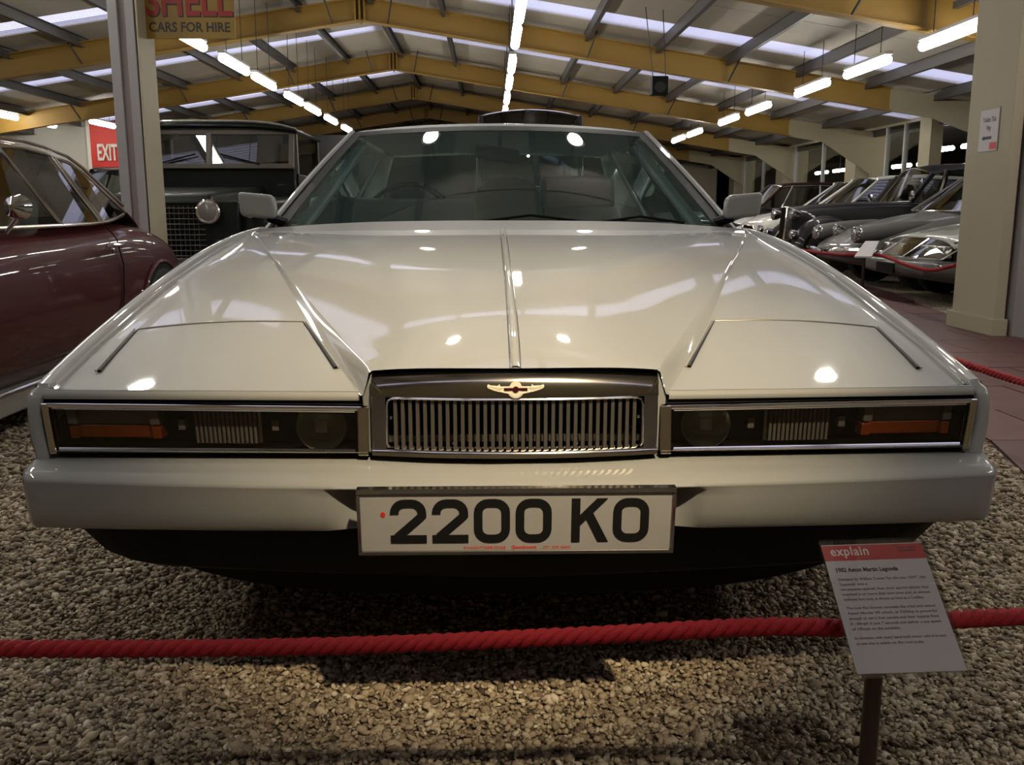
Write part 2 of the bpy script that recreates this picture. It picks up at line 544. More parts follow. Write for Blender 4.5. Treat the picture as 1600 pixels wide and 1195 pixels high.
# loose gravel: real stones near the camera
def gravel_field(name, label):
    base = np.array([(1, 0, 0), (-1, 0, 0), (0, 1, 0), (0, -1, 0), (0, 0, 1), (0, 0, -1)], float)
    phi = (1 + 5 ** 0.5) / 2
    ico = np.array([(-1, phi, 0), (1, phi, 0), (-1, -phi, 0), (1, -phi, 0), (0, -1, phi), (0, 1, phi), (0, -1, -phi), (0, 1, -phi), (phi, 0, -1), (phi, 0, 1), (-phi, 0, -1), (-phi, 0, 1)], float)
    ico /= np.linalg.norm(ico[0])
    fi = np.array([(0, 11, 5), (0, 5, 1), (0, 1, 7), (0, 7, 10), (0, 10, 11), (1, 5, 9), (5, 11, 4), (11, 10, 2), (10, 7, 6), (7, 1, 8), (3, 9, 4), (3, 4, 2), (3, 2, 6), (3, 6, 8), (3, 8, 9), (4, 9, 5), (2, 4, 11), (6, 2, 10), (8, 6, 7), (9, 8, 1)])
    pts = []
    #        x0   x1   y0   y1  per m2  size
    zones = [(-1.5, 1.85, 1.0, 2.2, 14500, 0.0057), (-2.0, 2.2, 2.2, 3.0, 6500, 0.0072), (-2.6, 2.4, 3.0, 4.3, 2600, 0.0095), (-2.6, 2.4, 4.3, 6.5, 1100, 0.012)]
    for x0, x1, y0, y1, dn, sz in zones:
        n = int((x1 - x0) * (y1 - y0) * dn)
        xx = rng.uniform(x0, x1, n)
        yy = rng.uniform(y0, y1, n)
        ss = sz * np.exp(rng.normal(0, 0.33, n))
        pl = np.interp(yy, [0.6, 3.2, 3.75, 7], [1.45, 1.93, 2.09, 2.45])
        keep = xx < pl - 0.01
        pts.append(np.stack([xx, yy, ss], 1)[keep])
    p = np.concatenate(pts)
    n = len(p)
    q = rng.normal(size=(n, 4))
    q /= np.linalg.norm(q, axis=1)[:, None]
    a, b, c, d = q.T
    R = np.stack([np.stack([1 - 2 * (c * c + d * d), 2 * (b * c - a * d), 2 * (b * d + a * c)], -1),
                  np.stack([2 * (b * c + a * d), 1 - 2 * (b * b + d * d), 2 * (c * d - a * b)], -1),
                  np.stack([2 * (b * d - a * c), 2 * (c * d + a * b), 1 - 2 * (b * b + c * c)], -1)], 1)
    sc3 = np.stack([rng.uniform(1.0, 1.5, n), rng.uniform(0.75, 1.1, n), rng.uniform(0.45, 0.8, n)], 1) * p[:, 2:3]
    V = ico[None] * (1 + rng.uniform(-0.16, 0.16, (n, 12, 1))) * sc3[:, None, :]
    V = np.einsum('nij,nkj->nki', R, V)
    V[:, :, 2] *= 0.72
    V[:, :, 0] += p[:, 0:1]
    V[:, :, 1] += p[:, 1:2]
    V[:, :, 2] += rng.uniform(0.0005, 0.0095, (n, 1))
    F = (fi[None] + (np.arange(n) * 12)[:, None, None]).reshape(-1, 3)
    me = bpy.data.meshes.new(name)
    me.vertices.add(n * 12)
    me.vertices.foreach_set('co', V.reshape(-1))
    me.loops.add(len(F) * 3)
    me.loops.foreach_set('vertex_index', F.reshape(-1))
    me.polygons.add(len(F))
    me.polygons.foreach_set('loop_start', np.arange(len(F)) * 3)
    me.polygons.foreach_set('loop_total', np.full(len(F), 3))
    at = me.attributes.new('shade', 'FLOAT', 'POINT')
    sh = np.clip(rng.normal(0.52, 0.22, n), 0, 1)
    at.data.foreach_set('value', np.repeat(sh, 12).astype(np.float32))
    me.update()
    me.validate()
    o = link_mesh(name, me, 'gravel_stone', smooth=0)
    me.polygons.foreach_set('use_smooth', [True] * len(me.polygons))
    o['kind'] = 'stuff'
    tag(o, label, 'gravel')
gravel_field('loose_gravel', 'loose beige and brown gravel stones spread in front of the white car')

# ---- roof lining, purlins, rooflight strips
def roof_z(x, up=ROOF_UP):
    return rafter_z(x) + up
BAYS = [0, 5, 10, 15, 20, 25, 30, 35, 40]
XL, XR = -15.0, 8.6
STRIPS = [(-1.5, -0.8), (3.6, 4.3), (8.75, 9.45), (13.55, 14.25), (17.55, 18.05), (22.7, 23.4), (27.6, 28.3), (32.6, 33.3)]
ceil = struct(MB().box((RX - 0.15, -3, roof_z(RX) + 0.05), (RX + 0.15, 42, roof_z(RX) + 0.07)).build('ceiling', 'roof_panel', smooth=0))
def slope_sheet(x0, x1, y0, y1, up):
    return [(x0, y0, roof_z(x0, up)), (x1, y0, roof_z(x1, up)), (x1, y1, roof_z(x1, up)), (x0, y1, roof_z(x0, up))]
edges = [-3.0] + [e for s in STRIPS for e in s] + [42.0]
for side in (-1, 1):
    x0, x1 = (RX, XR) if side > 0 else (XL, RX)
    for i in range(0, len(edges), 2):           # opaque lining boards between the rooflights
        ya, yb = edges[i], edges[i + 1]
        n = max(1, round((yb - ya) / 0.72))
        for j in range(n):
            a, b = lerp(ya, yb, j / n), lerp(ya, yb, (j + 1) / n)
            g = 0.006
            q = slope_sheet(x0, x1, a + g, b - g, ROOF_UP + random.uniform(0, 0.006))
            t = [(p[0], p[1], p[2] + 0.05) for p in q]
            MB().hexa(q + t).build('lining_board', 'roof_panel', ceil, smooth=0)
    for i in range(0, len(edges), 2):
        q = slope_sheet(x0, x1, edges[i], edges[i + 1], ROOF_UP + 0.06)
        MB().hexa(q + [(p[0], p[1], p[2] + 0.02) for p in q]).build('sky_block_sheet', 'purlin', ceil, smooth=0)  # dark backing added to keep sky light out of the board gaps
    for ya, yb in STRIPS:                       # ribbed translucent sheets running down the slope
        m = MB()
        nr = 10
        for r in range(nr):
            a, b = lerp(ya, yb, r / nr), lerp(ya, yb, (r + 0.62) / nr)
            m.add(slope_sheet(x0, x1, a, b, ROOF_UP + 0.015), [(0, 1, 2, 3)])
            m.add(slope_sheet(x0, x1, b, lerp(ya, yb, (r + 1) / nr), ROOF_UP + 0.045), [(0, 1, 2, 3)])
        m.build('rooflight_sheet', 'rooflight', ceil, smooth=0)
    k = 0
    for kx in range(12):                        # purlins along the hall
        x = (0.40 + 1.10 * kx) if side > 0 else (-0.70 - 1.10 * kx)
        if kx > 7 and side > 0 or x < XL:
            continue
        zz = roof_z(x)
        m = MB().box((x - 0.03, -3, zz - 0.15), (x - 0.022, 42, zz)).box((x - 0.03, -3, zz - 0.155), (x + 0.03, 42, zz - 0.147)).box((x - 0.03, -3, zz - 0.008), (x + 0.03, 42, zz - 0.001))
        m.build('purlin', 'purlin', ceil, smooth=0)

# ---- portal frames
def frame(y, idx):
    t = thing('portal_frame', ['yellow roof frame nearest the camera at the top right', 'second yellow roof frame from the camera', 'third yellow roof frame with clear apex plate',
              'fourth yellow roof frame from the camera', 'fifth yellow roof frame from the camera', 'sixth yellow roof frame from the camera',
              'hindmost yellow roof frame before the end wall'][idx], 'roof frame', (RX, y, 0), 0, 'yellow portal frames down the hall')
    dep = 0.345
    for s, nm in ((-1, 'rafter'), (1, 'rafter')):
        xe = -13.6 if s < 0 else 6.28
        pts = lambda x: rafter_z(x)
        m = MB()
        wb, tf = 0.05, 0.016
        for (za, zb, hw) in ((0, tf, 0.085), (tf, dep - tf, 0.006), (dep - tf, dep, 0.085)):
            x0, x1 = RX, xe
            c = []
            for zz in (za, zb):
                for xx, yy in ((x0, -hw), (x1, -hw), (x1, hw), (x0, hw)):
                    c.append((xx, y + yy, pts(xx) + zz))
            m.hexa(c)
        m.build(nm, 'yellow_steel', t, smooth=0, origin=(RX, y, 0))
        # lateral braces (dark fly braces from the lower flange to the purlin)
        for bx in ((-4.0, -6.2, -8.4) if s < 0 else (1.5, 3.7)):
            b = MB().tube([(bx, y - 0.08, rafter_z(bx) + 0.02), (bx + 0.12 * s, y - 0.35, rafter_z(bx) + 0.36)], 0.014, 6)
            b.build('fly_brace', 'wire', t, origin=(RX, y, 0))
    # apex plates and gussets
    MB().box((RX - 0.012, y - 0.1, RZ - 0.03), (RX + 0.012, y + 0.1, RZ + dep + 0.02)).build('apex_plate', 'yellow_steel', t, smooth=0, origin=(RX, y, 0))
    for s in (-1, 1):
        MB().box((RX + s * 0.07 - 0.012, y - 0.09, RZ - 0.012), (RX + s * 0.07 + 0.012, y - 0.006, RZ + dep)).build('stiffener', 'yellow_steel', t, smooth=0, origin=(RX, y, 0))
        MB().tube([(RX + s * 0.42, y - 0.06, RZ - 0.05), (RX + s * 0.52, y - 0.3, RZ + 0.33)], 0.013, 6).build('fly_brace', 'wire', t, origin=(RX, y, 0))
    # beige haunch and eaves column on the right, yellow column on the left
    out = [(6.28, rafter_z(6.28) + dep), (9.9, rafter_z(9.9) + dep), (9.9, 0.0), (9.55, 0.0), (9.55, 1.45), (8.0, 2.02), (7.0, rafter_z(7.0)), (6.28, rafter_z(6.28))]
    if y >= 18:
        out = [(6.28, rafter_z(6.28) + dep), (8.4, rafter_z(8.4) + dep), (8.4, 0.0), (8.05, 0.0), (8.05, 1.72), (7.0, rafter_z(7.0)), (6.28, rafter_z(6.28))]
    MB().prism(out, lambda a, b, d: (a, y + d, b), -0.02, 0.02).build('haunch', 'beige_steel', t, smooth=0, origin=(RX, y, 0))
    MB().box((-13.9, y - 0.1, 0), (-13.6, y + 0.1, roof_z(-13.7))).build('column', 'yellow_steel', t, smooth=0, origin=(RX, y, 0))
    return t
for i, y in enumerate((10, 15, 20, 25, 30, 35, 40)):
    frame(y, i)

# ---- walls
struct(MB().box((-15.2, 41.0, 0), (10.5, 41.2, 5)).build('wall_back', 'far_wall', smooth=0))
struct(MB().box((-15.2, -3, 0), (-15.0, 41, 3)).build('wall_left', 'white_wall', smooth=0))
struct(MB().box((-15, 22.6, 0), (-8.3, 22.75, 3.0)).build('wall_left_partition', 'white_wall', smooth=0))
struct(MB().box((-8.3, 23.2, 0), (-3.2, 23.35, 2.75)).build('wall_dark_partition', 'dark_wall', smooth=0))
struct(MB().box((-15.2, -3.2, 0), (15, -3.0, 4.6)).build('wall_front', 'far_wall', smooth=0))

# second hall behind the glazed screen on the right
struct(MB().box((17, -3, 0), (17.2, 41, 3.4)).build('wall_right', 'dark_wall', smooth=0))
struct(MB().box((8.4, 41.0, 0), (17.2, 41.2, 3.4)).build('wall_right_back', 'white_wall', smooth=0))
struct(MB().box((8.55, -3, 3.0), (17.2, 41, 3.1)).build('ceiling_right', 'purlin', smooth=0))
struct(MB().box((8.55, -3, roof_z(8.6) - 0.02), (8.6, 41, 3.0)).build('trim_20', 'purlin', smooth=0))  # closing strip added between the roofs to stop sky light leaking in

# glazed screen with boxed columns between the halls
SCX = 8.05
struct(MB().box((SCX - 0.06, 17.4, 2.60), (SCX + 0.12, 40, 2.78)).build('trim_2', 'beige_panel', smooth=0))
for n_, yy in enumerate((20.0, 25.0, 30.0, 35.0)):
    MBc = MB().box((SCX - 0.30, yy + 0.03, 0), (SCX + 0.14, yy + 0.62, 2.62))
    struct(MBc.build('trim_%d' % (3 + n_), 'beige_panel', smooth=0, bevel=0.01))
for n_, (ya, yb) in enumerate(((17.5, 20.0), (20.65, 25.0), (25.65, 30.0))):
    win = struct(MB().box((SCX - 0.03, ya, 0.72), (SCX + 0.05, yb, 0.80)).build('window_%d' % (n_ + 1), 'fitting', smooth=0))
    cnt = 2 if yb - ya < 3 else 3
    for j in range(cnt):
        ym = lerp(ya, yb, (j + 1) / (cnt + 1)) if cnt < 3 else lerp(ya, yb, (0.02, 0.5, 0.97)[j])
        MB().box((SCX - 0.04, ym - 0.03, 0.8), (SCX + 0.04, ym + 0.03, 2.6)).build('mullion', 'fitting', win, smooth=0)
    for j in range(cnt - 1 if cnt == 3 else 2):
        a, b = (lerp(ya, yb, 0.02 + 0.48 * j), lerp(ya, yb, 0.5 + 0.47 * j)) if cnt == 3 else (lerp(ya, yb, j / 3), lerp(ya, yb, (j + 1) / 3))
        MB().box((SCX - 0.006, a + 0.03, 0.8), (SCX + 0.006, b - 0.03, 2.6)).build('pane', 'clear_glass', win, smooth=0)
struct(MB().box((SCX - 0.05, 17.4, 0), (SCX + 0.05, 40, 0.72)).build('wall_screen_base', 'beige_panel', smooth=0))
struct(MB().box((SCX - 0.12, 17.05, 0), (SCX + 0.1, 17.5, 2.7)).build('trim_9', 'beige_panel', smooth=0))

# near right boxed column with skirting, and the grey end panel beside it
colr = struct(MB().box((3.84, 6.97, 0), (3.925, 7.62, 3.4)).build('wall_near_column', 'beige_panel', smooth=0, bevel=0.006))
MB().box((3.815, 6.93, 0), (3.93, 7.66, 0.14)).build('skirting', 'beige_panel', colr, smooth=0, bevel=0.006)
MB().box((3.93, 7.02, 0), (3.95, 7.6, 3.4)).build('shadow_gap', 'black', colr, smooth=0)
pan = struct(MB().box((3.95, 6.90, 0), (4.10, 7.5, 3.4)).build('wall_end_panel', 'grey_panel', smooth=0, bevel=0.004))
MB().box((4.106, 6.91, 0), (5.6, 7.5, 3.4)).build('panel_board', 'grey_panel', pan, smooth=0, bevel=0.004)

# near left steel column: flanges, web, beige casing
lc = struct(MB().box((-2.560, 6.62, 0), (-2.495, 6.66, 3.7)).build('wall_left_column', 'lilac_steel', smooth=0, bevel=0.004))
MB().box((-2.495, 6.645, 0), (-2.445, 6.66, 3.7)).build('web', 'pink_web', lc, smooth=0)
MB().box((-2.445, 6.62, 0), (-2.385, 6.66, 3.7)).build('flange', 'lilac_steel', lc, smooth=0, bevel=0.004)
MB().box((-2.560, 6.66, 0), (-2.378, 6.94, 3.7)).build('core', 'beige_panel', lc, smooth=0)
MB().box((-2.376, 6.625, 0), (-2.362, 6.93, 3.7)).build('side_casing', 'beige_panel', lc, smooth=0, bevel=0.003)

# ================================================================== LIGHTS
def make_tube(label, x, y, length=1.22, z=2.81, group='fluorescent tubes hung in rows'):
    t = thing('tube_light', label, 'light', (x, y, z), 0, group)
    L = length / 2
    m = MB().tube([(0, -L, 0), (0, -L + 0.02, 0), (0, L - 0.02, 0), (0, L, 0)], [0.035, 0.05, 0.05, 0.035], 12)
    m.build('glowing_tube', 'tube', t)
    MB().box((-0.045, -L, 0.054), (0.045, L, 0.09)).build('housing', 'fitting', t, smooth=0, bevel=0.006)
    top = roof_z(x) - z - 0.02
    for s in (-0.62, 0.62):
        MB().tube([(0, s * L, 0.08), (0, s * L, top)], 0.005, 5).build('hanging_wire', 'wire', t)
    return t
ORD = ['nearest', 'second', 'third', 'fourth', 'fifth', 'sixth', 'seventh', 'eighth', 'ninth', 'tenth', 'eleventh', 'twelfth']
for i, y in enumerate((2.0, 4.2, 6.4, 8.7, 10.75, 12.69, 14.29, 16.4, 18.1, 20.1, 22.3)):
    make_tube('%s visible tube light of the left row, counted from the enamel sign' % ORD[i - 4] if i > 3 else '%s of the left row tube lights overhead outside the picture' % ORD[i], -3.31, y)
for i, y in enumerate((9.2, 10.62, 12.58, 14.3, 16.25, 18.3, 20.4)):
    make_tube('%s tube light of the middle row above the white car' % ORD[i], 0.29, y, 1.0)
for i, y in enumerate((1.4, 3.4, 5.4, 7.4, 9.34, 11.41, 13.32, 15.95, 17.9, 20.85, 22.6)):
    make_tube('%s visible tube light of the right row, counted from the beige column' % ORD[i - 4] if i > 3 else '%s of the right row tube lights overhead outside the picture' % ORD[i], 4.47, y, 1.26, 2.62)
for i, (x, y) in enumerate(((-9.69, 21.0), (-9.64, 19.2), (-8.43, 21.1), (-9.6, 12.9), (-9.6, 8.0), (-6.4, 26.5))):
    make_tube(['tube light above the white wall left of the EXIT board', 'tube light cut by the left picture edge above the maroon roof', 'tube light in front of the EXIT board',
               'tube light of the far left row outside the frame', 'tube light nearest of the far left row', 'tube light behind the dark partition'][i], x, y)
for i, (x, y, z) in enumerate(((10.4, 29.6, 2.13), (10.45, 28.2, 2.14), (10.5, 26.9, 2.15), (10.25, 23.5, 2.05), (10.3, 22.2, 2.05), (9.7, 20.3, 2.25), (9.7, 18.9, 2.25))):
    t = thing('tube_light', '%s tube light seen in the hall behind the glazed screen, from the left' % ORD[i], 'light', (x, y, z), 0.0, 'tubes in the hall behind the screen')
    MB().tube([(0, -0.5, 0), (0, -0.48, 0), (0, 0.48, 0), (0, 0.5, 0)], [0.03, 0.05, 0.05, 0.03], 10).build('glowing_tube', 'tube', t)
    MB().tube([(0, 0, 0.05), (0, 0, 2.98 - z)], 0.006, 5).build('hanging_wire', 'wire', t)

for i, (loc, aim, watts, cone, colr_) in enumerate(SPOTS):
    nm = ['left spotlight of the pair over the white car', 'right spotlight of the pair over the white car', 'warm spotlight behind the viewer aimed at the grille',
          'spotlight over the maroon coupe', 'spotlight over the paved path'][i]
    t = thing('ceiling_spotlight', nm, 'light', loc, 0, 'ceiling spotlights')
    d = (Vector(aim) - Vector(loc)).normalized()
    hd = MB().lathe([(0.04, -0.18), (0.08, -0.14), (0.09, -0.02), (0.098, 0.0), (0.09, 0.0), (0.086, -0.012)], (0, 0, 0), d, 20)
    hd.build('lamp_head', 'black', t)
    MB().lathe([(0.084, -0.014), (0.06, -0.010), (0.0005, -0.008)], (0, 0, 0), d, 20).build('lamp_face', 'lamp_disc', t)
    MB().tube([tuple(d * -0.14), (0, 0, 0.2), (0, 0, roof_z(loc[0]) - loc[2] - 0.02)], 0.012, 6).build('stem', 'black', t)
    ld = bpy.data.lights.new('spot_beam', 'SPOT')
    ld.energy = watts
    ld.color = colr_
    ld.spot_size = math.radians(cone)
    ld.spot_blend = 0.9
    ld.shadow_soft_size = 0.05
    lo = bpy.data.objects.new('spot_beam', ld)
    COL.objects.link(lo)
    lo.parent = t
    lo.location = d * 0.02
    lo.rotation_euler = d.to_track_quat('-Z', 'Y').to_euler()
# ================================================================== WHITE SALOON
XC = 0.042
ORG = (XC, 3.9, 0)
car = thing('saloon_car', 'white wedge-shaped saloon with number plate 2200 KO facing the camera', 'car', ORG)
def cb(m, name, material, parent=None, **k):
    return m.build(name, material, parent or car, origin=ORG, **k)
def W(u, y, z):
    return (XC + u, y, z)

RIM = [(1.655, 0.640), (1.725, 0.655), (1.87, 0.683), (2.13, 0.732), (2.43, 0.788), (2.65, 0.816), (2.85, 0.844), (3.10, 0.868), (3.35, 0.886), (3.6, 0.893)]
RIMU = [(1.655, 0.868), (1.72, 0.874), (1.9, 0.884), (2.4, 0.895), (2.85, 0.903), (3.6, 0.905)]
TU = [(1.60, 0.2525), (1.88, 0.353), (2.08, 0.434), (2.35, 0.538), (2.70, 0.666), (3.45, 0.893)]
TZ = [(1.60, 0.680), (1.88, 0.708), (2.08, 0.735), (2.35, 0.777), (2.70, 0.823), (3.1, 0.862), (3.45, 0.884)]
BZ = [(1.62, 0.634), (1.70, 0.652), (1.98, 0.702), (2.13, 0.726), (2.38, 0.768), (2.7, 0.818), (3.1, 0.860), (3.45, 0.883)]
FIT = {}
def smooth_interp(x, pts, h=0.10):
    if id(pts) in FIT:
        return float(np.polyval(FIT[id(pts)], x))
    return (interp(x - h, pts) + 2 * interp(x, pts) + interp(x + h, pts)) / 4 if pts[0][0] + h < x < pts[-1][0] - h else interp(x, pts)

for arr, deg in ((TU, 3), (TZ, 4), (BZ, 4), (RIM, 4)):
    a_ = np.array(arr)
    FIT[id(arr)] = np.polyfit(a_[:, 0], a_[:, 1], deg)
BO = np.polyfit([1.6, 1.75, 1.9, 2.15, 2.4, 2.9, 3.45], [0.014, 0.025, 0.028, 0.022, 0.012, 0.004, 0.001], 4)

def bu(y):      # base line of the bulge, slightly outside its top edge
    return smooth_interp(y, TU) + max(0.001, float(np.polyval(BO, y)))

# wing panels, the lamp lids let into them with real shut gaps
def wing_pt(s, a, b):
    """a: 0 inner .. 1 outer, b: 0 front .. 1 rear"""
    y = lerp(lerp(1.618, 1.655, a), 3.44, b ** 1.25)
    ui, uo = bu(y), smooth_interp(y, RIMU) - 0.026
    zi, zo = smooth_interp(y, BZ, 0.06), smooth_interp(y, RIM, 0.06) - 0.021
    if b == 0:
        zi, zo = 0.636, 0.634
    u = lerp(ui, max(uo, ui), a)
    z = lerp(zi, zo, a) + 0.010 * math.sin(PI * a) * min(1, b * 6)
    return W(s * u, y, z)
for s in (-1, 1):
    cb(MB().grid(lambda b, a: wing_pt(s, a, b), 90, 24), 'wing_panel', 'white_paint', smooth=50)
    # rounded front lip of the wing
    lip = []
    for i in range(25):
        a = i / 24
        p = wing_pt(s, a, 0)
        lip.append([(p[0], p[1] + 0.004, p[2] + 0.0005), (p[0], p[1] - 0.006, p[2] - 0.003), (p[0], p[1] - 0.010, p[2] - 0.009), (p[0], p[1] - 0.008, p[2] - 0.015), (p[0], p[1] + 0.02, p[2] - 0.017)])
    cb(MB().loft(lip, False, False), 'wing_lip', 'white_paint', smooth=60)
    # lamp lid: rear line, the two dark side gaps with a bright edge
    def on_wing(u, y, up=0.002):
        ui, uo = bu(y), smooth_interp(y, RIMU) - 0.026
        a = (u - ui) / (uo - ui)
        zi, zo = smooth_interp(y, BZ, 0.06), smooth_interp(y, RIM, 0.06) - 0.021
        return W(s * u, y, lerp(zi, zo, a) + 0.010 * math.sin(PI * a) + up)
    gi = [on_wing(lerp(0.452, 0.335, t), lerp(2.03, 1.735, t), 0.0012) for t in [k / 10 for k in range(11)]]
    go = [on_wing(lerp(0.806, 0.790, t), lerp(2.015, 1.765, t), 0.0012) for t in [k / 10 for k in range(11)]]
    cb(MB().tube(gi, [0.0012 + 0.003 * k / 10 for k in range(11)], 6), 'lid_gap', 'black')
    cb(MB().tube(go, [0.0012 + 0.0028 * k / 10 for k in range(11)], 6), 'lid_gap', 'black')
    cb(MB().tube([(p[0] + s * -0.006, p[1], p[2] + 0.001) for p in gi], 0.0022, 6), 'lid_edge', 'white_paint')
    cb(MB().tube([(p[0] + s * 0.007, p[1], p[2] + 0.001) for p in go], 0.0022, 6), 'lid_edge', 'white_paint')
    rr = [on_wing(lerp(0.452, 0.806, t), lerp(2.035, 2.02, t), 0.0008) for t in [k / 16 for k in range(17)]]
    cb(MB().tube(rr, 0.0017, 6), 'lid_edge', 'white_paint')
    cb(MB().tube([(p[0], p[1] - 0.004, p[2] - 0.001) for p in rr], 0.0010, 6), 'lid_gap', 'dark_chrome')
    # raised outer rim running down the wing and wrapping the nose corner
    ys = [1.672 + (3.52 - 1.672) * (k / 50) ** 1.2 for k in range(51)]
    rings = []
    for y in ys:
        u, z = smooth_interp(y, RIMU), smooth_interp(y, RIM, 0.06)
        rings.append([W(s * (u - 0.026), y, z - 0.024), W(s * (u - 0.024), y, z - 0.004), W(s * (u - 0.018), y, z), W(s * (u - 0.008), y, z), W(s * (u - 0.002), y, z - 0.005), W(s * u, y, z - 0.013), W(s * (u + 0.001), y, z - 0.05)])
    cb(MB().loft(rings, False, False), 'wing_rim', 'white_paint', smooth=60)
    # nose corner: drops from the rim down beside the lamp
    cor = []
    prof = [(0.636, 1.668, 0.868, 0.026), (0.631, 1.652, 0.870, 0.026), (0.620, 1.643, 0.872, 0.026), (0.598, 1.640, 0.873, 0.025), (0.57, 1.637, 0.872, 0.025), (0.545, 1.634, 0.868, 0.027), (0.528, 1.630, 0.862, 0.027), (0.512, 1.628, 0.860, 0.026)]
    for z, y, u, wd in prof:
        cor.append([W(s * (u - wd), y + 0.03, z), W(s * (u - wd), y + 0.004, z), W(s * (u - wd + 0.005), y, z), W(s * (u - 0.006), y, z), W(s * u, y + 0.006, z), W(s * u, y + 0.05, z)])
    top = [W(s * 0.842, 1.70, 0.640), W(s * 0.842, 1.675, 0.641), W(s * 0.846, 1.671, 0.643), W(s * 0.862, 1.671, 0.643), W(s * 0.868, 1.676, 0.640), W(s * 0.868, 1.72, 0.640)]
    cb(MB().loft([top] + cor, False, False), 'nose_corner', 'white_paint', smooth=60)

# centre bonnet with raised spine
BCZ = [(1.55, 0.682), (1.60, 0.6985), (1.65, 0.713), (1.71, 0.7285), (1.80, 0.747), (1.95, 0.768), (2.15, 0.791), (2.35, 0.812), (2.7, 0.846), (3.0, 0.872), (3.25, 0.889)]
def bon_c(y):
    return smooth_interp(y, BCZ, 0.04)
def bon_pt(a, b):
    """a -1..1 across, b 0 front..1 rear"""
    yf = 1.60 - 0.030 * (1 - a * a)
    yr = 3.22 + 0.20 * abs(a) ** 3
    y = lerp(yf, yr, b)
    tu = smooth_interp(max(y, 1.6), TU)
    ze = smooth_interp(y, TZ, 0.08)
    zc = bon_c(y)
    z = ze + (zc - ze) * (1 - a * a)
    nose = max(0, (0.06 - (y - yf)) / 0.06)
    z -= 0.004 * nose ** 2
    return W(a * tu, y, z)
sec = [-1, -0.99, -0.9, -0.8, -0.7, -0.6, -0.5, -0.4, -0.3, -0.2, -0.12, -0.06]
sec = sec + [0] + [-q for q in sec[::-1]]
rows = [k / 70 for k in range(71)]
cb(MB().loft([[bon_pt(a, b) for a in sec] for b in rows], False, False), 'bonnet', 'white_paint', smooth=50)
# spine: narrow raised strip with a gap line either side
sp, gl, gr = [], [], []
for b in [k / 40 for k in range(41)]:
    p = bon_pt(0, b)
    x, y, z = p
    sp.append([(x - 0.0085, y, z), (x - 0.006, y, z + 0.0035), (x, y, z + 0.0045), (x + 0.006, y, z + 0.0035), (x + 0.0085, y, z)])
    gl.append((x - 0.0095, y, z + 0.0002))
    gr.append((x + 0.0095, y, z + 0.0002))
cb(MB().loft(sp, False, False), 'bonnet_spine', 'white_paint', smooth=60)
cb(MB().tube(gl, 0.0011, 6), 'spine_gap', 'dark_chrome')
cb(MB().tube(gr, 0.0011, 6), 'spine_gap', 'dark_chrome')
# side walls of the bulge
for s in (-1, 1):
    rings = []
    for k in range(61):
        y = 1.595 + (3.43 - 1.595) * k / 60
        tu = smooth_interp(max(y, 1.6), TU)
        zt = smooth_interp(y, TZ, 0.08) - 0.004 * max(0, (0.06 - (y - 1.60)) / 0.06) ** 2
        zb = smooth_interp(max(y, 1.62), BZ, 0.06)
        ub = bu(max(y, 1.6))
        rings.append([W(s * (tu - 0.002), y, zt + 0.0005), W(s * (tu + 0.003), y, zt - 0.002), W(s * lerp(tu, ub, 0.5), y, lerp(zt, zb, 0.5)), W(s * ub, y, zb - 0.001), W(s * (ub + 0.004), y, zb - 0.003)])
    cb(MB().loft(rings, False, False), 'bulge_side', 'white_paint', smooth=60)
    # vertical end beside the grille
    e = MB().hexa([W(s * 0.250, 1.592, 0.53), W(s * 0.262, 1.597, 0.53), W(s * 0.262, 1.64, 0.53), W(s * 0.250, 1.64, 0.53), W(s * 0.2505, 1.592, 0.672), W(s * 0.268, 1.602, 0.628), W(s * 0.268, 1.64, 0.628), W(s * 0.2505, 1.64, 0.672)])
    cb(e, 'grille_cheek', 'white_paint', smooth=0, bevel=0.003)
# upturned rear lip hiding the wipers
lp = []
for k in range(41):
    a = -1 + 2 * k / 40
    p = bon_pt(a, 1)
    r = 0.027 * (1 - abs(a) ** 4) + 0.003
    lp.append([p, (p[0], p[1] + r * 0.9, p[2] + r * 0.45), (p[0], p[1] + r * 1.9, p[2] + r * 1.02), (p[0], p[1] + r * 2.0, p[2] + r * 0.8), (p[0], p[1] + r * 2.0, p[2] - 0.03)])
cb(MB().loft(lp, False, False), 'bonnet_lip', 'white_paint', smooth=60)

# radiator shell
GY = 1.575
shell = []
for k in range(33):
    u = -0.25 + 0.5 * k / 32
    bow = 0.028 * (1 - (u / 0.25) ** 2)
    zc = 0.668 + 0.012 * (1 - (u / 0.25) ** 2)
    shell.append([W(u, 1.625 - bow, zc + 0.002), W(u, 1.604 - bow, zc + 0.001), W(u, 1.592 - bow, zc - 0.006), W(u, 1.583 - bow, zc - 0.018), W(u, 1.580 - bow, 0.640), W(u, 1.580 - bow, 0.634), W(u, 1.60 - bow, 0.632)])
cb(MB().loft(shell, False, False), 'grille_cap', 'dark_chrome', smooth=60)
def gfront(u):
    return 1.580 - 0.028 * (1 - (u / 0.25) ** 2)
for s in (-1, 1):
    m = MB()
    m.hexa([W(s * 0.224, gfront(0.224), 0.534), W(s * 0.25, gfront(0.25), 0.534), W(s * 0.25, 1.63, 0.534), W(s * 0.224, 1.63, 0.534), W(s * 0.224, gfront(0.224), 0.636), W(s * 0.25, gfront(0.25), 0.664), W(s * 0.25, 1.63, 0.664), W(s * 0.224, 1.63, 0.636)])
    cb(m, 'grille_side', 'dark_chrome', smooth=0, bevel=0.003)
bot = []
for k in range(25):
    u = -0.25 + 0.5 * k / 24
    y = gfront(u)
    bot.append([W(u, y + 0.03, 0.543), W(u, y + 0.004, 0.543), W(u, y - 0.002, 0.540), W(u, y - 0.003, 0.530), W(u, y + 0.004, 0.526), W(u, y + 0.03, 0.526)])
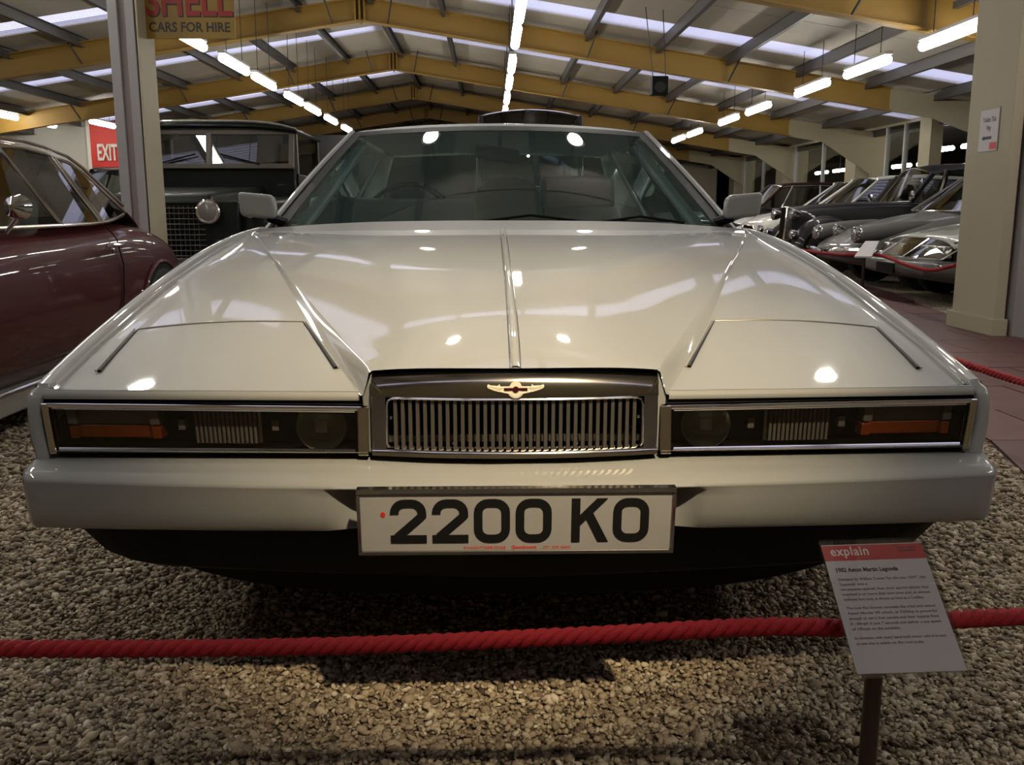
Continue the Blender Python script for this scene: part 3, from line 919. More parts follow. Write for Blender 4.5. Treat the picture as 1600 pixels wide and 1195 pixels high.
cb(MB().loft(bot, False, False), 'grille_bottom_bar', 'chrome', smooth=60)
cb(MB().tube([W(u, gfront(u) - 0.001, z) for u, z in [(-0.218, 0.546), (-0.222, 0.552), (-0.222, 0.62), (-0.219, 0.629), (-0.210, 0.633)] + [(-0.20 + 0.02 * k, 0.6335) for k in range(21)] + [(0.210, 0.633), (0.219, 0.629), (0.222, 0.62), (0.222, 0.552), (0.218, 0.546)]], 0.0022, 6), 'grille_bead', 'chrome')
cb(MB().box(W(-0.225, 1.625, 0.53), W(0.225, 1.635, 0.65)), 'grille_back', 'black', smooth=0)
cb(MB().box(W(-0.222, 1.60, 0.548), W(0.222, 1.606, 0.560)), 'grille_sill', 'grille_metal', smooth=0)
NSL = 33
for k in range(NSL):
    u = -0.208 + 0.416 * k / (NSL - 1)
    y = gfront(u) + 0.004
    m = MB().box(W(u - 0.0030, y, 0.543), W(u + 0.0030, y + 0.016, 0.634)).box(W(u - 0.0030, y + 0.003, 0.5425), W(u + 0.0055, y + 0.006, 0.547))
    cb(m, 'grille_slat', 'grille_metal', smooth=0)
for u, z in ((-0.2165, 0.596), (0.2165, 0.596), (-0.107, 0.5535), (0.0, 0.5535), (0.107, 0.5535)):
    cb(MB().lathe([(0.0032, 0.0), (0.003, 0.002), (0.001, 0.003)], W(u, gfront(u) + 0.012, z), (0, -1, 0), 10), 'grille_screw', 'chrome')

# winged badge on the cap
bz, by = 0.6515, gfront(0) - 0.0045
bg_f = lambda a, b, d: W(a, by - d + 0.012 * max(0, b) * 0 + abs(a) * 0.01, bz + b)
wing_out = []
for s in (-1, 1):
    m = MB()
    # long feathered wing: overlapping tapering feathers fanning from the bar
    out = [(0.004, 0.006), (0.026, 0.0055), (0.0275, 0.010), (0.031, 0.0065), (0.043, 0.0075), (0.047, 0.0095), (0.0485, 0.0065), (0.0475, 0.0035), (0.043, 0.0012), (0.040, 0.0002), (0.036, -0.0014), (0.033, -0.002), (0.029, -0.0034), (0.025, -0.004), (0.021, -0.0054), (0.017, -0.0056), (0.012, -0.0068), (0.004, -0.0075)]
    m.prism([(a * s, b) for a, b in out], bg_f, 0.0, 0.0022)
    w_ = cb(m, 'badge_wing', 'badge_silver', smooth=0)
    for j in range(5):
        fm = MB()
        stroke_into(fm, [(s * (0.021 + 0.002 * j), 0.004 - 0.0016 * j), (s * (0.046 - 0.0065 * j), 0.0062 - 0.0026 * j)], 0.0007, bg_f, 0.0022, 0.0030)
        cb(fm, 'badge_feather', 'badge_silver', w_, smooth=0)
head = [(0.010 * math.cos(t), 0.005 + 0.0095 * math.sin(t)) for t in [PI * k / 12 for k in range(13)]]
cb(MB().prism(head, bg_f, 0.0, 0.0025), 'badge_crest', 'badge_silver', smooth=0)
for k in range(13):
    t = math.radians(-150 + 120 * k / 12)
    c, s_ = math.cos(t), math.sin(t)
    fm = MB()
    stroke_into(fm, [(0.006 * c, 0.001 + 0.005 * s_), (0.0145 * c, 0.001 + 0.0155 * s_)], 0.0017, bg_f, 0.0, 0.0025)
    cb(fm, 'badge_tail_feather', 'badge_silver', smooth=0)
cb(MB().prism([(-0.020, -0.0012), (0.020, -0.0012), (0.020, 0.0034), (-0.020, 0.0034)], bg_f, 0.002, 0.0034), 'badge_bar', 'badge_red', smooth=0)
cb(MB().prism([(0.0052 * math.cos(2 * PI * k / 20), 0.0011 + 0.0052 * math.sin(2 * PI * k / 20)) for k in range(20)], bg_f, 0.002, 0.0042), 'badge_disc', 'badge_red', smooth=0)

# headlamp units
for s in (-1, 1):
    TLc, TRc, BRc, BLc = (0.844, 1.640, 0.614), (0.256, 1.594, 0.614), (0.256, 1.583, 0.528), (0.828, 1.624, 0.524)
    def lp_(a, b, d=0.0):      # a: 0 outer..1 inner, b: 0 bottom..1 top
        o = Vector(BLc).lerp(Vector(TLc), b)
        i = Vector(BRc).lerp(Vector(TRc), b)
        p = o.lerp(i, a)
        return W(s * p.x, p.y + d, p.z)
    lamp = cb(MB().add([lp_(0, 0, 0.085), lp_(1, 0, 0.085), lp_(1, 1, 0.085), lp_(0, 1, 0.085), lp_(0, 0, 0.01), lp_(1, 0, 0.01), lp_(1, 1, 0.01), lp_(0, 1, 0.01)],
              [(0, 1, 2, 3), (0, 4, 5, 1), (1, 5, 6, 2), (2, 6, 7, 3), (3, 7, 4, 0)]), 'headlamp_unit', 'lamp_black', smooth=0)
    # chrome surround, four bars
    for a0, b0, a1, b1 in ((0, 0.0, 1, 0.085), (0, 0.91, 1, 1.0), (0, 0, 0.022, 1), (0.966, 0, 1, 1)):
        lo_ = 0.006 if b1 < 0.5 else -0.004
        q = [lp_(a0, b0, lo_), lp_(a1, b0, lo_), lp_(a1, b1, -0.006), lp_(a0, b1, -0.006)]
        r = [lp_(a0, b0, 0.012), lp_(a1, b0, 0.012), lp_(a1, b1, 0.012), lp_(a0, b1, 0.012)]
        cb(MB().hexa(q + r), 'lamp_surround', 'chrome', lamp, smooth=0, bevel=0.002)
    cb(MB().tube([lp_(0.03, 0.105, 0.002), lp_(0.958, 0.105, 0.002), lp_(0.958, 0.89, 0.002), lp_(0.03, 0.89, 0.002)], 0.0022, 6, closed=True), 'lamp_bead', 'chrome', lamp)
    cb(MB().add([lp_(0.022, 0.085, 0.004), lp_(0.966, 0.085, 0.004), lp_(0.966, 0.91, 0.004), lp_(0.022, 0.91, 0.004)], [(0, 1, 2, 3)]), 'lamp_cover', 'lamp_glass', lamp, smooth=0)
    # indicator block: pale lens above, amber below, lighter end blocks
    def blk(nm, mt, a0, b0, a1, b1, d0, d1, bev=0.002):
        q = [lp_(a0, b0, d1), lp_(a1, b0, d1), lp_(a1, b0, d0), lp_(a0, b0, d0), lp_(a0, b1, d1), lp_(a1, b1, d1), lp_(a1, b1, d0), lp_(a0, b1, d0)]
        cb(MB().hexa(q), nm, mt, lamp, smooth=0, bevel=bev)
    blk('marker_lens', 'pale_lens', 0.06, 0.52, 0.345, 0.86, 0.030, 0.05)
    blk('marker_end_lens', 'pale_lens', 0.055, 0.53, 0.085, 0.86, 0.018, 0.05)
    blk('marker_end_lens', 'pale_lens', 0.315, 0.53, 0.345, 0.86, 0.018, 0.05)
    blk('amber_lens', 'amber', 0.062, 0.24, 0.345, 0.50, 0.032, 0.05)
    blk('amber_end_lens', 'amber', 0.058, 0.25, 0.085, 0.50, 0.018, 0.05)
    blk('amber_end_lens', 'amber', 0.318, 0.25, 0.348, 0.50, 0.018, 0.05)
    # fluted rectangular driving lamp
    blk('driving_lamp', 'reflector', 0.445, 0.12, 0.655, 0.90, 0.040, 0.07)
    for k in range(14):
        a = 0.452 + 0.0142 * k
        cb(MB().tube([lp_(a, 0.14, 0.034), lp_(a, 0.88, 0.034)], 0.0028, 6), 'lens_flute', 'pale_lens', lamp)
    # lamp brackets
    for a in (0.395, 0.69):
        blk('lamp_bracket', 'pale_lens', a, 0.40, a + 0.022, 0.62, 0.03, 0.05)
    # round inner lamp: dished reflector behind a domed clear lens
    c = Vector(lp_(0.845, 0.5, 0.055))
    cb(MB().lathe([(0.004, 0.02), (0.020, 0.014), (0.034, 0.0), (0.043, -0.022), (0.045, -0.024), (0.045, 0.0), (0.03, 0.022)], c, (0, 1, 0), 28), 'round_lamp', 'reflector', lamp, smooth=40)
    cb(MB().lathe([(0.001, -0.034), (0.02, -0.031), (0.036, -0.027), (0.044, -0.022)], c, (0, 1, 0), 28), 'round_lens', 'clear_glass', lamp, smooth=60)
    cb(MB().box((c.x - 0.011, c.y - 0.026, c.z - 0.012), (c.x + 0.011, c.y - 0.018, c.z + 0.014)), 'bulb_shield', 'reflector', lamp, smooth=0, bevel=0.003)
    # black shut line above the lamp
    cb(MB().hexa([lp_(-0.01, 0.99, 0.02), lp_(1.0, 0.99, 0.02), lp_(1.0, 0.99, 0.09), lp_(-0.01, 0.99, 0.09), lp_(-0.01, 1.16, 0.02), lp_(1.0, 1.16, 0.02), lp_(1.0, 1.16, 0.09), lp_(-0.01, 1.16, 0.09)]), 'lamp_shadow_gap', 'black', lamp, smooth=0)
    cb(MB().hexa([W(s * 0.838, 1.648, 0.51), W(s * 0.850, 1.650, 0.51), W(s * 0.850, 1.72, 0.51), W(s * 0.838, 1.72, 0.51), W(s * 0.84, 1.655, 0.625), W(s * 0.852, 1.658, 0.625), W(s * 0.852, 1.72, 0.625), W(s * 0.84, 1.72, 0.625)]), 'corner_shadow_gap', 'black', smooth=0)

# bumper with the number plate recess
bump = []
us = [-0.868, -0.865, -0.858, -0.845, -0.82, -0.74, -0.65, -0.55, -0.45, -0.38, -0.325, -0.312, -0.300, -0.285, -0.272]
us = us + [-0.2, -0.1, 0.0, 0.1, 0.2] + [-q for q in us[::-1]]
for u in us:
    a = abs(u) / 0.88
    yf = 1.502 + 0.065 * a ** 2.2 + (0.10 * max(0, (abs(u) - 0.853) / 0.015) ** 2 if abs(u) > 0.853 else 0)
    zcr = 0.4955 + 0.001 * a
    zb = 0.410 - 0.010 * a ** 2
    rec = 0.036 * min(1, max(0, (0.325 - abs(u)) / 0.05))
    zr = 0.490
    yb = 1.60 + 0.06 * a
    bump.append([W(u, yb + 0.05, 0.524 - 0.010 * a), W(u, yb - 0.02, 0.5235 - 0.010 * a), W(u, yf + 0.030, 0.512 - 0.004 * a), W(u, yf + 0.012, 0.503), W(u, yf + 0.004, zcr), W(u, yf + 0.0005, zcr - 0.005),
                 W(u, yf + 0.001, zr - 0.001), W(u, yf + 0.002 + rec, zr - 0.006), W(u, yf + 0.004 + rec, 0.47), W(u, yf + 0.008 + rec * 0.9, 0.44), W(u, yf + 0.016 + rec * 0.6, zb + 0.008), W(u, yf + 0.022 + rec * 0.4, zb), W(u, yf + 0.10, zb - 0.002)])
cb(MB().loft(bump, False, False), 'bumper', 'white_paint', smooth=50)
cb(MB().box(W(-0.83, 1.66, 0.500), W(0.83, 1.72, 0.532)), 'bumper_gap', 'black', smooth=0)

# number plate
TLp, BRp = (-0.267, 1.478, 0.4985), (0.263, 1.496, 0.381)
PO, PR, PU = Vector(W(-0.265, 1.488, 0.382)), Vector((1, 0, 0)), Vector((0, -0.10, 1)).normalized()
PN = PR.cross(PU).normalized()
if PN.y > 0:
    PN = -PN
PO_l = PO - Vector(ORG)
PW, PH = 0.53, 0.119
pf = lambda a, b, d: tuple(PO + PR * a + PU * b + PN * d)
plate = cb(MB().prism([(0.006, 0.006), (PW - 0.006, 0.006), (PW - 0.006, PH - 0.006), (0.006, PH - 0.006)], pf, -0.006, 0.002), 'number_plate', 'plate_white', smooth=0)
for q in ([(0, 0), (PW, 0), (PW, 0.007), (0, 0.007)], [(0, PH - 0.009), (PW, PH - 0.009), (PW, PH), (0, PH)], [(0, 0.0071), (0.006, 0.0071), (0.006, PH - 0.0091), (0, PH - 0.0091)], [(PW - 0.006, 0.0071), (PW, 0.0071), (PW, PH - 0.0091), (PW - 0.006, PH - 0.0091)]):
    cb(MB().prism(q, pf, -0.010, 0.006), 'plate_frame', 'dark_chrome', plate, smooth=0, bevel=0.0015)
CH, CW, ST = 0.0785, 0.060, 0.0142
def digit(kind, x0, y0):
    m = MB()
    f = lambda a, b, d: pf(x0 + a, y0 + b, d)
    h, w_, r = CH, CW, ST / 2
    if kind in '0O':
        c = 0.017
        pts = []
        for cx, cy, t0 in ((w_ - r - c, h - r - c, 0), (r + c, h - r - c, 90), (r + c, r + c, 180), (w_ - r - c, r + c, 270)):
            for k in range(6):
                t = math.radians(t0 + 90 * k / 5)
                pts.append((cx + c * math.cos(t), cy + c * math.sin(t)))
        stroke_into(m, pts, ST, f, 0.002, 0.0035, True)
    elif kind == '2':
        pts = [(0, 0), (r, h * 0.665)]
        c = 0.017
        for cx, t0, t1 in ((r + c, 180, 90), (w_ - r - c, 90, 0)):
            for k in range(6):
                t = math.radians(lerp(t0, t1, k / 5))
                pts.append((cx + c * math.cos(t), h - r - c + c * math.sin(t)))
        pts += [(w_ - r, h * 0.63), (w_ - r - 0.006, h * 0.55), (r + 0.004, ST * 0.75)]
        stroke_into(m, pts[1:], ST, f, 0.002, 0.0035)
        m.prism([(0, 0), (w_, 0), (w_, ST), (0, ST)], f, 0.002, 0.0034)
    elif kind == 'K':
        m.prism([(0, 0), (ST, 0), (ST, h), (0, h)], f, 0.002, 0.0035)
        m.prism([(ST * 0.9, h * 0.36), (ST * 0.9, h * 0.60), (w_ - ST * 1.25, h), (w_, h)], f, 0.002, 0.0034)
        m.prism([(ST * 1.7, h * 0.53), (ST * 2.55, h * 0.66), (w_ + 0.002, 0), (w_ - ST * 1.1, 0)], f, 0.002, 0.0033)
    cb(m, 'plate_character', 'plate_black', plate, smooth=0)
def px2p(px):
    return (px - 553) / 495 * PW
for ch, px in (('2', 604), ('2', 669), ('0', 734), ('0', 799), ('K', 886), ('O', 951)):
    digit(ch, px2p(px), 0.0215)
pfr = (PO_l, PR, PU, PN)
place_text('plate_dealer_text', 'KNIGHTSBRIDGE', 0.0068, 'red_ink', plate, pfr, px2p(717), 0.0095, lift=0.0022, depth=0.0003, width=0.070)
place_text('plate_dealer_text', 'Goodroom', 0.0085, 'red_ink', plate, pfr, px2p(792), 0.0095, lift=0.0022, depth=0.0003, bold=0.0002, width=0.042)
place_text('plate_dealer_text', '071 235 6600', 0.0068, 'red_ink', plate, pfr, px2p(842), 0.0095, lift=0.0022, depth=0.0003, width=0.046)
cb(MB().prism([(px2p(593) + 0.004 * math.cos(2 * PI * k / 8), 0.0735 + 0.0045 * math.sin(2 * PI * k / 8)) for k in range(8)], pf, 0.002, 0.0032), 'plate_red_dot', 'red_ink', plate, smooth=0)
cb(MB().box(W(-0.25, 1.497, 0.395), W(0.25, 1.53, 0.48)), 'plate_bracket', 'black', plate, smooth=0)

# black valance and chin under the bumper
val = []
for k in range(41):
    u = -0.865 + 1.73 * k / 40
    a = abs(u) / 0.865
    zb = interp(abs(u), [(0, 0.264), (0.68, 0.277), (0.75, 0.287), (0.79, 0.305), (0.865, 0.385)])
    y = 1.60 + 0.07 * a ** 2
    val.append([W(u, 1.60 + 0.06 * a, 0.412), W(u, y, 0.40), W(u, y + 0.05, zb + 0.012), W(u, y + 0.07, zb), W(u, y + 0.4, zb + 0.01)])
cb(MB().loft(val, False, False), 'front_valance', 'black', smooth=50)
ch_ = []
for k in range(31):
    u = -0.66 + 1.32 * k / 30
    a = abs(u) / 0.66
    y = 1.70 + 0.10 * a ** 3
    zb = 0.205 + 0.02 * a ** 4
    ch_.append([W(u, y, 0.29), W(u, y + 0.01, zb + 0.01), W(u, y + 0.03, zb), W(u, y + 0.35, zb)])
cb(MB().loft(ch_, False, False), 'chin_spoiler', 'black', smooth=50)
cb(MB().box(W(-0.80, 1.95, 0.20), W(0.80, 6.45, 0.235)), 'underbody', 'black', smooth=0)
cb(MB().box(W(-0.82, 1.72, 0.40), W(0.82, 1.75, 0.60)), 'front_bulkhead', 'black', smooth=0)

# body sides with wheel arches, doors, tail
BELT = [(1.66, 0.63), (1.9, 0.675), (2.4, 0.77), (3.0, 0.85), (3.5, 0.885), (4.5, 0.90), (5.6, 0.905), (6.3, 0.895), (6.75, 0.87)]
for s in (-1, 1):
    top = [(yy, interp(yy, BELT)) for yy in [1.68, 1.9, 2.15, 2.4, 2.65, 2.9, 3.2, 3.5, 4, 4.5, 5, 5.5, 6, 6.4, 6.74]]
    bot = [(6.74, 0.36), (6.2, 0.24)]
    def arch(cy, r=0.345):
        return [(cy + r * math.cos(t), max(0.22, 0.315 + r * math.sin(t))) for t in [math.radians(q) for q in range(-15, 196, 15)]]
    bot += arch(5.55) + arch(2.64) + [(2.1, 0.24), (1.70, 0.37)]
    fn = lambda a, b, d: W(s * ((interp(a, RIMU) if a < 3.6 else 0.905 - 0.05 * max(0, a - 5.8)) - 0.012 - 0.06 * max(0, 0.5 - b) + d), a, b)
    cb(MB().prism(top + bot, fn, -0.02, 0.0), 'body_side', 'white_paint', smooth=0)
    for y0, y1, nm in ((3.55, 4.62, 'front_door'), (4.63, 5.45, 'rear_door')):
        d_ = [(y0, 0.30), (y1, 0.30), (y1 + (0.10 if nm == 'rear_door' else 0), 0.55), (y1 + (0.14 if nm == 'rear_door' else 0), 0.885), (y0, 0.875)]
        dr = cb(MB().prism(d_, fn, 0.0, 0.006), nm, 'white_paint', smooth=0, bevel=0.003)
        cb(MB().prism([(y1 - 0.22, 0.77), (y1 - 0.06, 0.77), (y1 - 0.06, 0.80), (y1 - 0.22, 0.80)], fn, 0.006, 0.018), 'door_handle', 'chrome', dr, smooth=0, bevel=0.003)
    cb(MB().prism([(3.5, 0.235), (5.15, 0.235), (5.15, 0.29), (3.5, 0.29)], fn, -0.005, 0.004), 'sill', 'chrome', smooth=0)
    for cy in (2.64, 5.55):
        wh = cb(MB().lathe([(0.20, -0.09), (0.29, -0.10), (0.312, -0.075), (0.315, 0.0), (0.312, 0.075), (0.29, 0.10), (0.20, 0.09)], W(s * 0.775, cy, 0.315), (s, 0, 0), 36), 'wheel', 'rubber')
        cb(MB().lathe([(0.205, 0.02), (0.205, 0.085), (0.195, 0.09), (0.17, 0.07), (0.06, 0.085), (0.02, 0.10)], W(s * 0.775, cy, 0.315), (s, 0, 0), 28), 'hubcap', 'chrome', wh)
# boot deck and tail
cb(MB().grid(lambda a, b: W(lerp(-0.87, 0.87, a), lerp(5.95, 6.72, b), 0.905 - 0.03 * b + 0.02 * (1 - (2 * a - 1) ** 2)), 10, 6), 'boot_lid', 'white_paint', solid=0.01)
cb(MB().hexa([W(-0.86, 6.70, 0.36), W(0.86, 6.70, 0.36), W(0.86, 6.73, 0.36), W(-0.86, 6.73, 0.36), W(-0.86, 6.70, 0.87), W(0.86, 6.70, 0.87), W(0.86, 6.74, 0.87), W(-0.86, 6.74, 0.87)]), 'tail_panel', 'white_paint', smooth=0)
cb(MB().box(W(-0.88, 6.72, 0.38), W(0.88, 6.80, 0.50)), 'rear_bumper', 'white_paint', smooth=0, bevel=0.02)
# scuttle closing panel
cb(MB().grid(lambda a, b: W(lerp(-0.88, 0.88, a), lerp(3.20, 3.62, b), 0.862), 8, 2), 'scuttle', 'black', solid=0.01)

# greenhouse
BC = lambda a: W(a * 0.872, 3.335 + 0.17 * abs(a) ** 3, 0.888 - 0.012 * a * a)          # windscreen base
TC = lambda a: W(a * 0.628, 4.03 + 0.085 * a * a, 1.300 - 0.022 * a * a)                # windscreen head
def ws(a, b, out=0.0):
    p, q = Vector(BC(a)), Vector(TC(a))
    r = p.lerp(q, b)
    r += Vector((0, -0.5, 0.86)) * (0.011 * math.sin(PI * b) + out)
    return tuple(r)
cb(MB().grid(lambda i, j: ws(lerp(-0.965, 0.965, i), lerp(0.01, 0.972, j)), 24, 12), 'windscreen', 'screen_glass', smooth=80)
for s in (-1, 1):
    seal, pil = [], []
    for k in range(21):
        b = k / 20
        i0, i1, i2 = Vector(ws(s * 0.925, b, 0.001)), Vector(ws(s * 0.985, b, 0.004)), Vector(ws(s * 1.0, b, 0.004))
        seal.append([tuple(i0), tuple(i1), tuple(i1 + Vector((s * 0.004, 0.01, -0.01)))])
        o = Vector((s, 0.25, 0))
        pil.append([tuple(i1 + Vector((0, 0, 0.001))), tuple(i1 + Vector((s * 0.006, -0.004, 0.008))), tuple(i2 + Vector((s * 0.010, 0.0, 0.006))), tuple(i2 + Vector((s * 0.022, 0.03, -0.012))), tuple(i2 + Vector((s * 0.012, 0.07, -0.03))), tuple(i2 + Vector((s * -0.03, 0.05, -0.03)))])
    cb(MB().loft(seal, False, False), 'windscreen_seal', 'black', smooth=60)
    cb(MB().loft(pil, False, False), 'windscreen_pillar', 'white_paint', smooth=60)
hs = [[ws(a, 0.945, 0.001), ws(a, 0.985, 0.003), ws(a, 0.998, 0.002)] for a in [-0.98 + 1.96 * k / 30 for k in range(31)]]
cb(MB().loft(hs, False, False), 'header_seal', 'black', smooth=60)
RF = [(4.04, 0.0), (4.07, 0.014), (4.15, 0.022), (4.5, 0.030), (5.0, 0.030), (5.45, 0.012), (5.62, -0.006)]
def roof_pt(a, y):
    d = interp(y, RF)
    q = TC(a)
    yy = q[1] + (y - 4.03) * (1 - 0.06 * abs(a))
    return (q[0], yy, q[2] + d * (1 - 0.6 * a ** 6))
cb(MB().loft([[roof_pt(a, y) for a in [-1.02 + 2.04 * k / 20 for k in range(21)]] for y in [4.03, 4.04, 4.055, 4.07, 4.1, 4.15, 4.3, 4.5, 4.75, 5.0, 5.2, 5.45, 5.62]], False, False), 'roof', 'white_paint', smooth=60, solid=0.02)
RW = lambda a, b: W(a * lerp(0.62, 0.76, 1 - b) * 0.97, lerp(6.0, 5.62, b) - 0.05 * a * a, lerp(0.92, 1.278, b))
cb(MB().grid(lambda i, j: RW(lerp(-1, 1, i), j), 12, 8), 'rear_window', 'screen_glass', smooth=80)
for s in (-1, 1):
    cb(MB().add([W(s * 0.885, 3.60, 0.90), W(s * 0.885, 4.60, 0.905), W(s * 0.64, 4.62, 1.272), W(s * 0.645, 4.16, 1.268)], [(0, 1, 2, 3)]), 'front_door_glass', 'screen_glass', smooth=0)
    cb(MB().add([W(s * 0.885, 4.64, 0.905), W(s * 0.87, 5.42, 0.91), W(s * 0.64, 5.40, 1.262), W(s * 0.64, 4.66, 1.272)], [(0, 1, 2, 3)]), 'rear_door_glass', 'screen_glass', smooth=0)
    cb(MB().beam(W(s * 0.885, 4.61, 0.90), W(s * 0.64, 4.64, 1.285), 0.05, 0.02), 'centre_pillar', 'black', smooth=0)
    cb(MB().hexa([W(s * 0.875, 5.43, 0.90), W(s * 0.86, 6.02, 0.90), W(s * 0.76, 6.02, 0.90), W(s * 0.85, 5.43, 0.90), W(s * 0.645, 5.40, 1.285), W(s * 0.63, 5.62, 1.28), W(s * 0.60, 5.62, 1.28), W(s * 0.62, 5.40, 1.285)]), 'rear_pillar', 'white_paint', smooth=0, bevel=0.006)
    cb(MB().tube([W(s * 0.888, 3.58, 0.90), W(s * 0.888, 4.6, 0.905), W(s * 0.872, 5.44, 0.91)], 0.007, 6), 'window_trim', 'black')
    cb(MB().tube([W(s * 0.645, 4.14, 1.276), W(s * 0.645, 4.62, 1.282), W(s * 0.645, 5.42, 1.275)], 0.009, 6), 'gutter_trim', 'black')
    cb(MB().hexa([W(s * 0.86, 3.55, 0.30), W(s * 0.875, 3.55, 0.30), W(s * 0.875, 5.4, 0.30), W(s * 0.86, 5.4, 0.30), W(s * 0.83, 3.55, 0.895), W(s * 0.875, 3.55, 0.895), W(s * 0.875, 5.4, 0.895), W(s * 0.83, 5.4, 0.895)]), 'door_lining', 'dark_leather', smooth=0, bevel=0.01)
    # A-pillar inner lining seen through the glass
    cb(MB().beam(ws(s * 0.90, 0.06, -0.06), ws(s * 0.91, 0.94, -0.05), 0.05, 0.03), 'pillar_lining', 'pale_leather', smooth=0, bevel=0.01)
    # door mirror
    mo = W(s * 0.925, 3.50, 0.965)
    mw = 0.16
    inn, out_ = (0.80, 0.968) if s < 0 else (0.80, 0.968)
    mm = MB().hexa([W(s * 0.815, 3.43, 0.918), W(s * 0.945, 3.43, 0.930), W(s * 0.955, 3.50, 0.935), W(s * 0.83, 3.52, 0.925), W(s * 0.825, 3.43, 1.008), W(s * 0.955, 3.43, 1.020), W(s * 0.958, 3.50, 1.012), W(s * 0.83, 3.52, 1.0)])
    mr = cb(mm, 'door_mirror', 'white_paint', bevel=0.016, seg=4)
    cb(MB().hexa([W(s * 0.835, 3.505, 0.935), W(s * 0.95, 3.497, 0.943), W(s * 0.95, 3.505, 0.943), W(s * 0.835, 3.515, 0.935), W(s * 0.835, 3.505, 0.99), W(s * 0.95, 3.497, 1.005), W(s * 0.95, 3.505, 1.005), W(s * 0.835, 3.515, 0.99)]), 'mirror_glass', 'chrome', mr, smooth=0)
    cb(MB().tube([W(s * 0.80, 3.55, 0.905), W(s * 0.85, 3.48, 0.925)], 0.018, 8), 'mirror_arm', 'black', mr)

# interior: dashboard, binnacle, wheel, seats, mirror, wipers
cb(MB().hexa([W(-0.82, 3.60, 0.78), W(0.82, 3.60, 0.78), W(0.82, 3.98, 0.62), W(-0.82, 3.98, 0.62), W(-0.82, 3.60, 0.878), W(0.82, 3.60, 0.878), W(0.82, 3.98, 0.885), W(-0.82, 3.98, 0.885)]), 'dashboard', 'dark_leather', bevel=0.02)
cb(MB().hexa([W(-0.78, 3.80, 0.86), W(-0.10, 3.80, 0.86), W(-0.10, 4.05, 0.86), W(-0.78, 4.05, 0.86), W(-0.78, 3.86, 1.008), W(-0.10, 3.86, 1.000), W(-0.11, 4.05, 0.99), W(-0.77, 4.05, 0.99)]), 'instrument_binnacle', 'dark_leather', bevel=0.02)
cb(MB().tube([W(-0.40 + 0.19 * math.cos(2 * PI * k / 28), 4.16 + 0.05 * math.sin(2 * PI * k / 28), 0.90 + 0.165 * math.sin(2 * PI * k / 28)) for k in range(28)], 0.013, 8, closed=True), 'steering_wheel', 'black')
cb(MB().beam(W(-0.58, 4.16, 0.88), W(-0.22, 4.16, 0.88), 0.03, 0.03), 'wheel_spoke', 'black', smooth=0, bevel=0.008)
def seat(u, y, mt, wd=0.27):
    st = cb(MB().hexa([W(u - wd, y, 0.30), W(u + wd, y, 0.30), W(u + wd, y + 0.5, 0.28), W(u - wd, y + 0.5, 0.28), W(u - wd, y, 0.50), W(u + wd, y, 0.50), W(u + wd, y + 0.5, 0.45), W(u - wd, y + 0.5, 0.45)]), 'seat', mt, bevel=0.05, seg=3)
    cb(MB().hexa([W(u - wd, y + 0.42, 0.42), W(u + wd, y + 0.42, 0.42), W(u + wd, y + 0.57, 0.42), W(u - wd, y + 0.57, 0.42), W(u - wd * 0.82, y + 0.62, 0.98), W(u + wd * 0.82, y + 0.62, 0.98), W(u + wd * 0.82, y + 0.74, 0.98), W(u - wd * 0.82, y + 0.74, 0.98)]), 'seat_back', mt, st, bevel=0.06, seg=4)
    return st
s1 = seat(-0.40, 4.15, 'dark_leather')
s2 = seat(0.40, 4.15, 'dark_leather')
cb(MB().box(W(0.215, 4.80, 0.955), W(0.595, 4.90, 1.125)), 'headrest', 'dark_leather', s2, bevel=0.03, seg=3)
cb(MB().box(W(-0.565, 4.80, 0.955), W(-0.30, 4.90, 1.07)), 'headrest', 'dark_leather', s1, bevel=0.03, seg=3)
# single shaped olive squab between the front seats (rear bench centre seen beyond)
cq = []
for z, hw, yy in ((0.70, 0.20, 4.62), (0.85, 0.19, 4.66), (1.0, 0.165, 4.72), (1.06, 0.15, 4.75), (1.10, 0.11, 4.78), (1.115, 0.05, 4.80)):
    cq.append([W(0.045 - hw, yy, z), W(0.045 - hw * 0.7, yy - 0.03, z), W(0.045 + hw * 0.7, yy - 0.03, z), W(0.045 + hw, yy, z), W(0.045 + hw * 0.7, yy + 0.08, z), W(0.045 - hw * 0.7, yy + 0.08, z)])
cb(MB().loft(cq, True, True), 'centre_squab', 'green_leather', smooth=60)
cb(MB().hexa([W(-0.70, 5.1, 0.3), W(0.70, 5.1, 0.3), W(0.70, 5.6, 0.3), W(-0.70, 5.6, 0.3), W(-0.70, 5.1, 0.48), W(0.70, 5.1, 0.48), W(0.68, 5.72, 0.88), W(-0.68, 5.72, 0.88)]), 'rear_bench', 'dark_leather', bevel=0.05, seg=3)
cb(MB().box(W(-0.72, 5.72, 0.86), W(0.72, 6.0, 0.90)), 'parcel_shelf', 'dark_leather', smooth=0)
cb(MB().hexa([W(-0.105, 4.035, 1.172), W(0.085, 4.06, 1.145), W(0.085, 4.09, 1.145), W(-0.105, 4.065, 1.172), W(-0.105, 4.035, 1.232), W(0.085, 4.06, 1.205), W(0.085, 4.09, 1.205), W(-0.105, 4.065, 1.232)]), 'rear_view_mirror', 'black', bevel=0.012, seg=3)
cb(MB().tube([W(0, 4.07, 1.20), W(0, 4.10, 1.285)], 0.008, 6), 'mirror_stalk', 'black')
cb(MB().grid(lambda a, b: W(lerp(-0.60, 0.60, a), lerp(4.10, 5.60, b), 1.262 + 0.02 * (1 - (2 * a - 1) ** 2)), 8, 4), 'headlining', 'dark_leather')
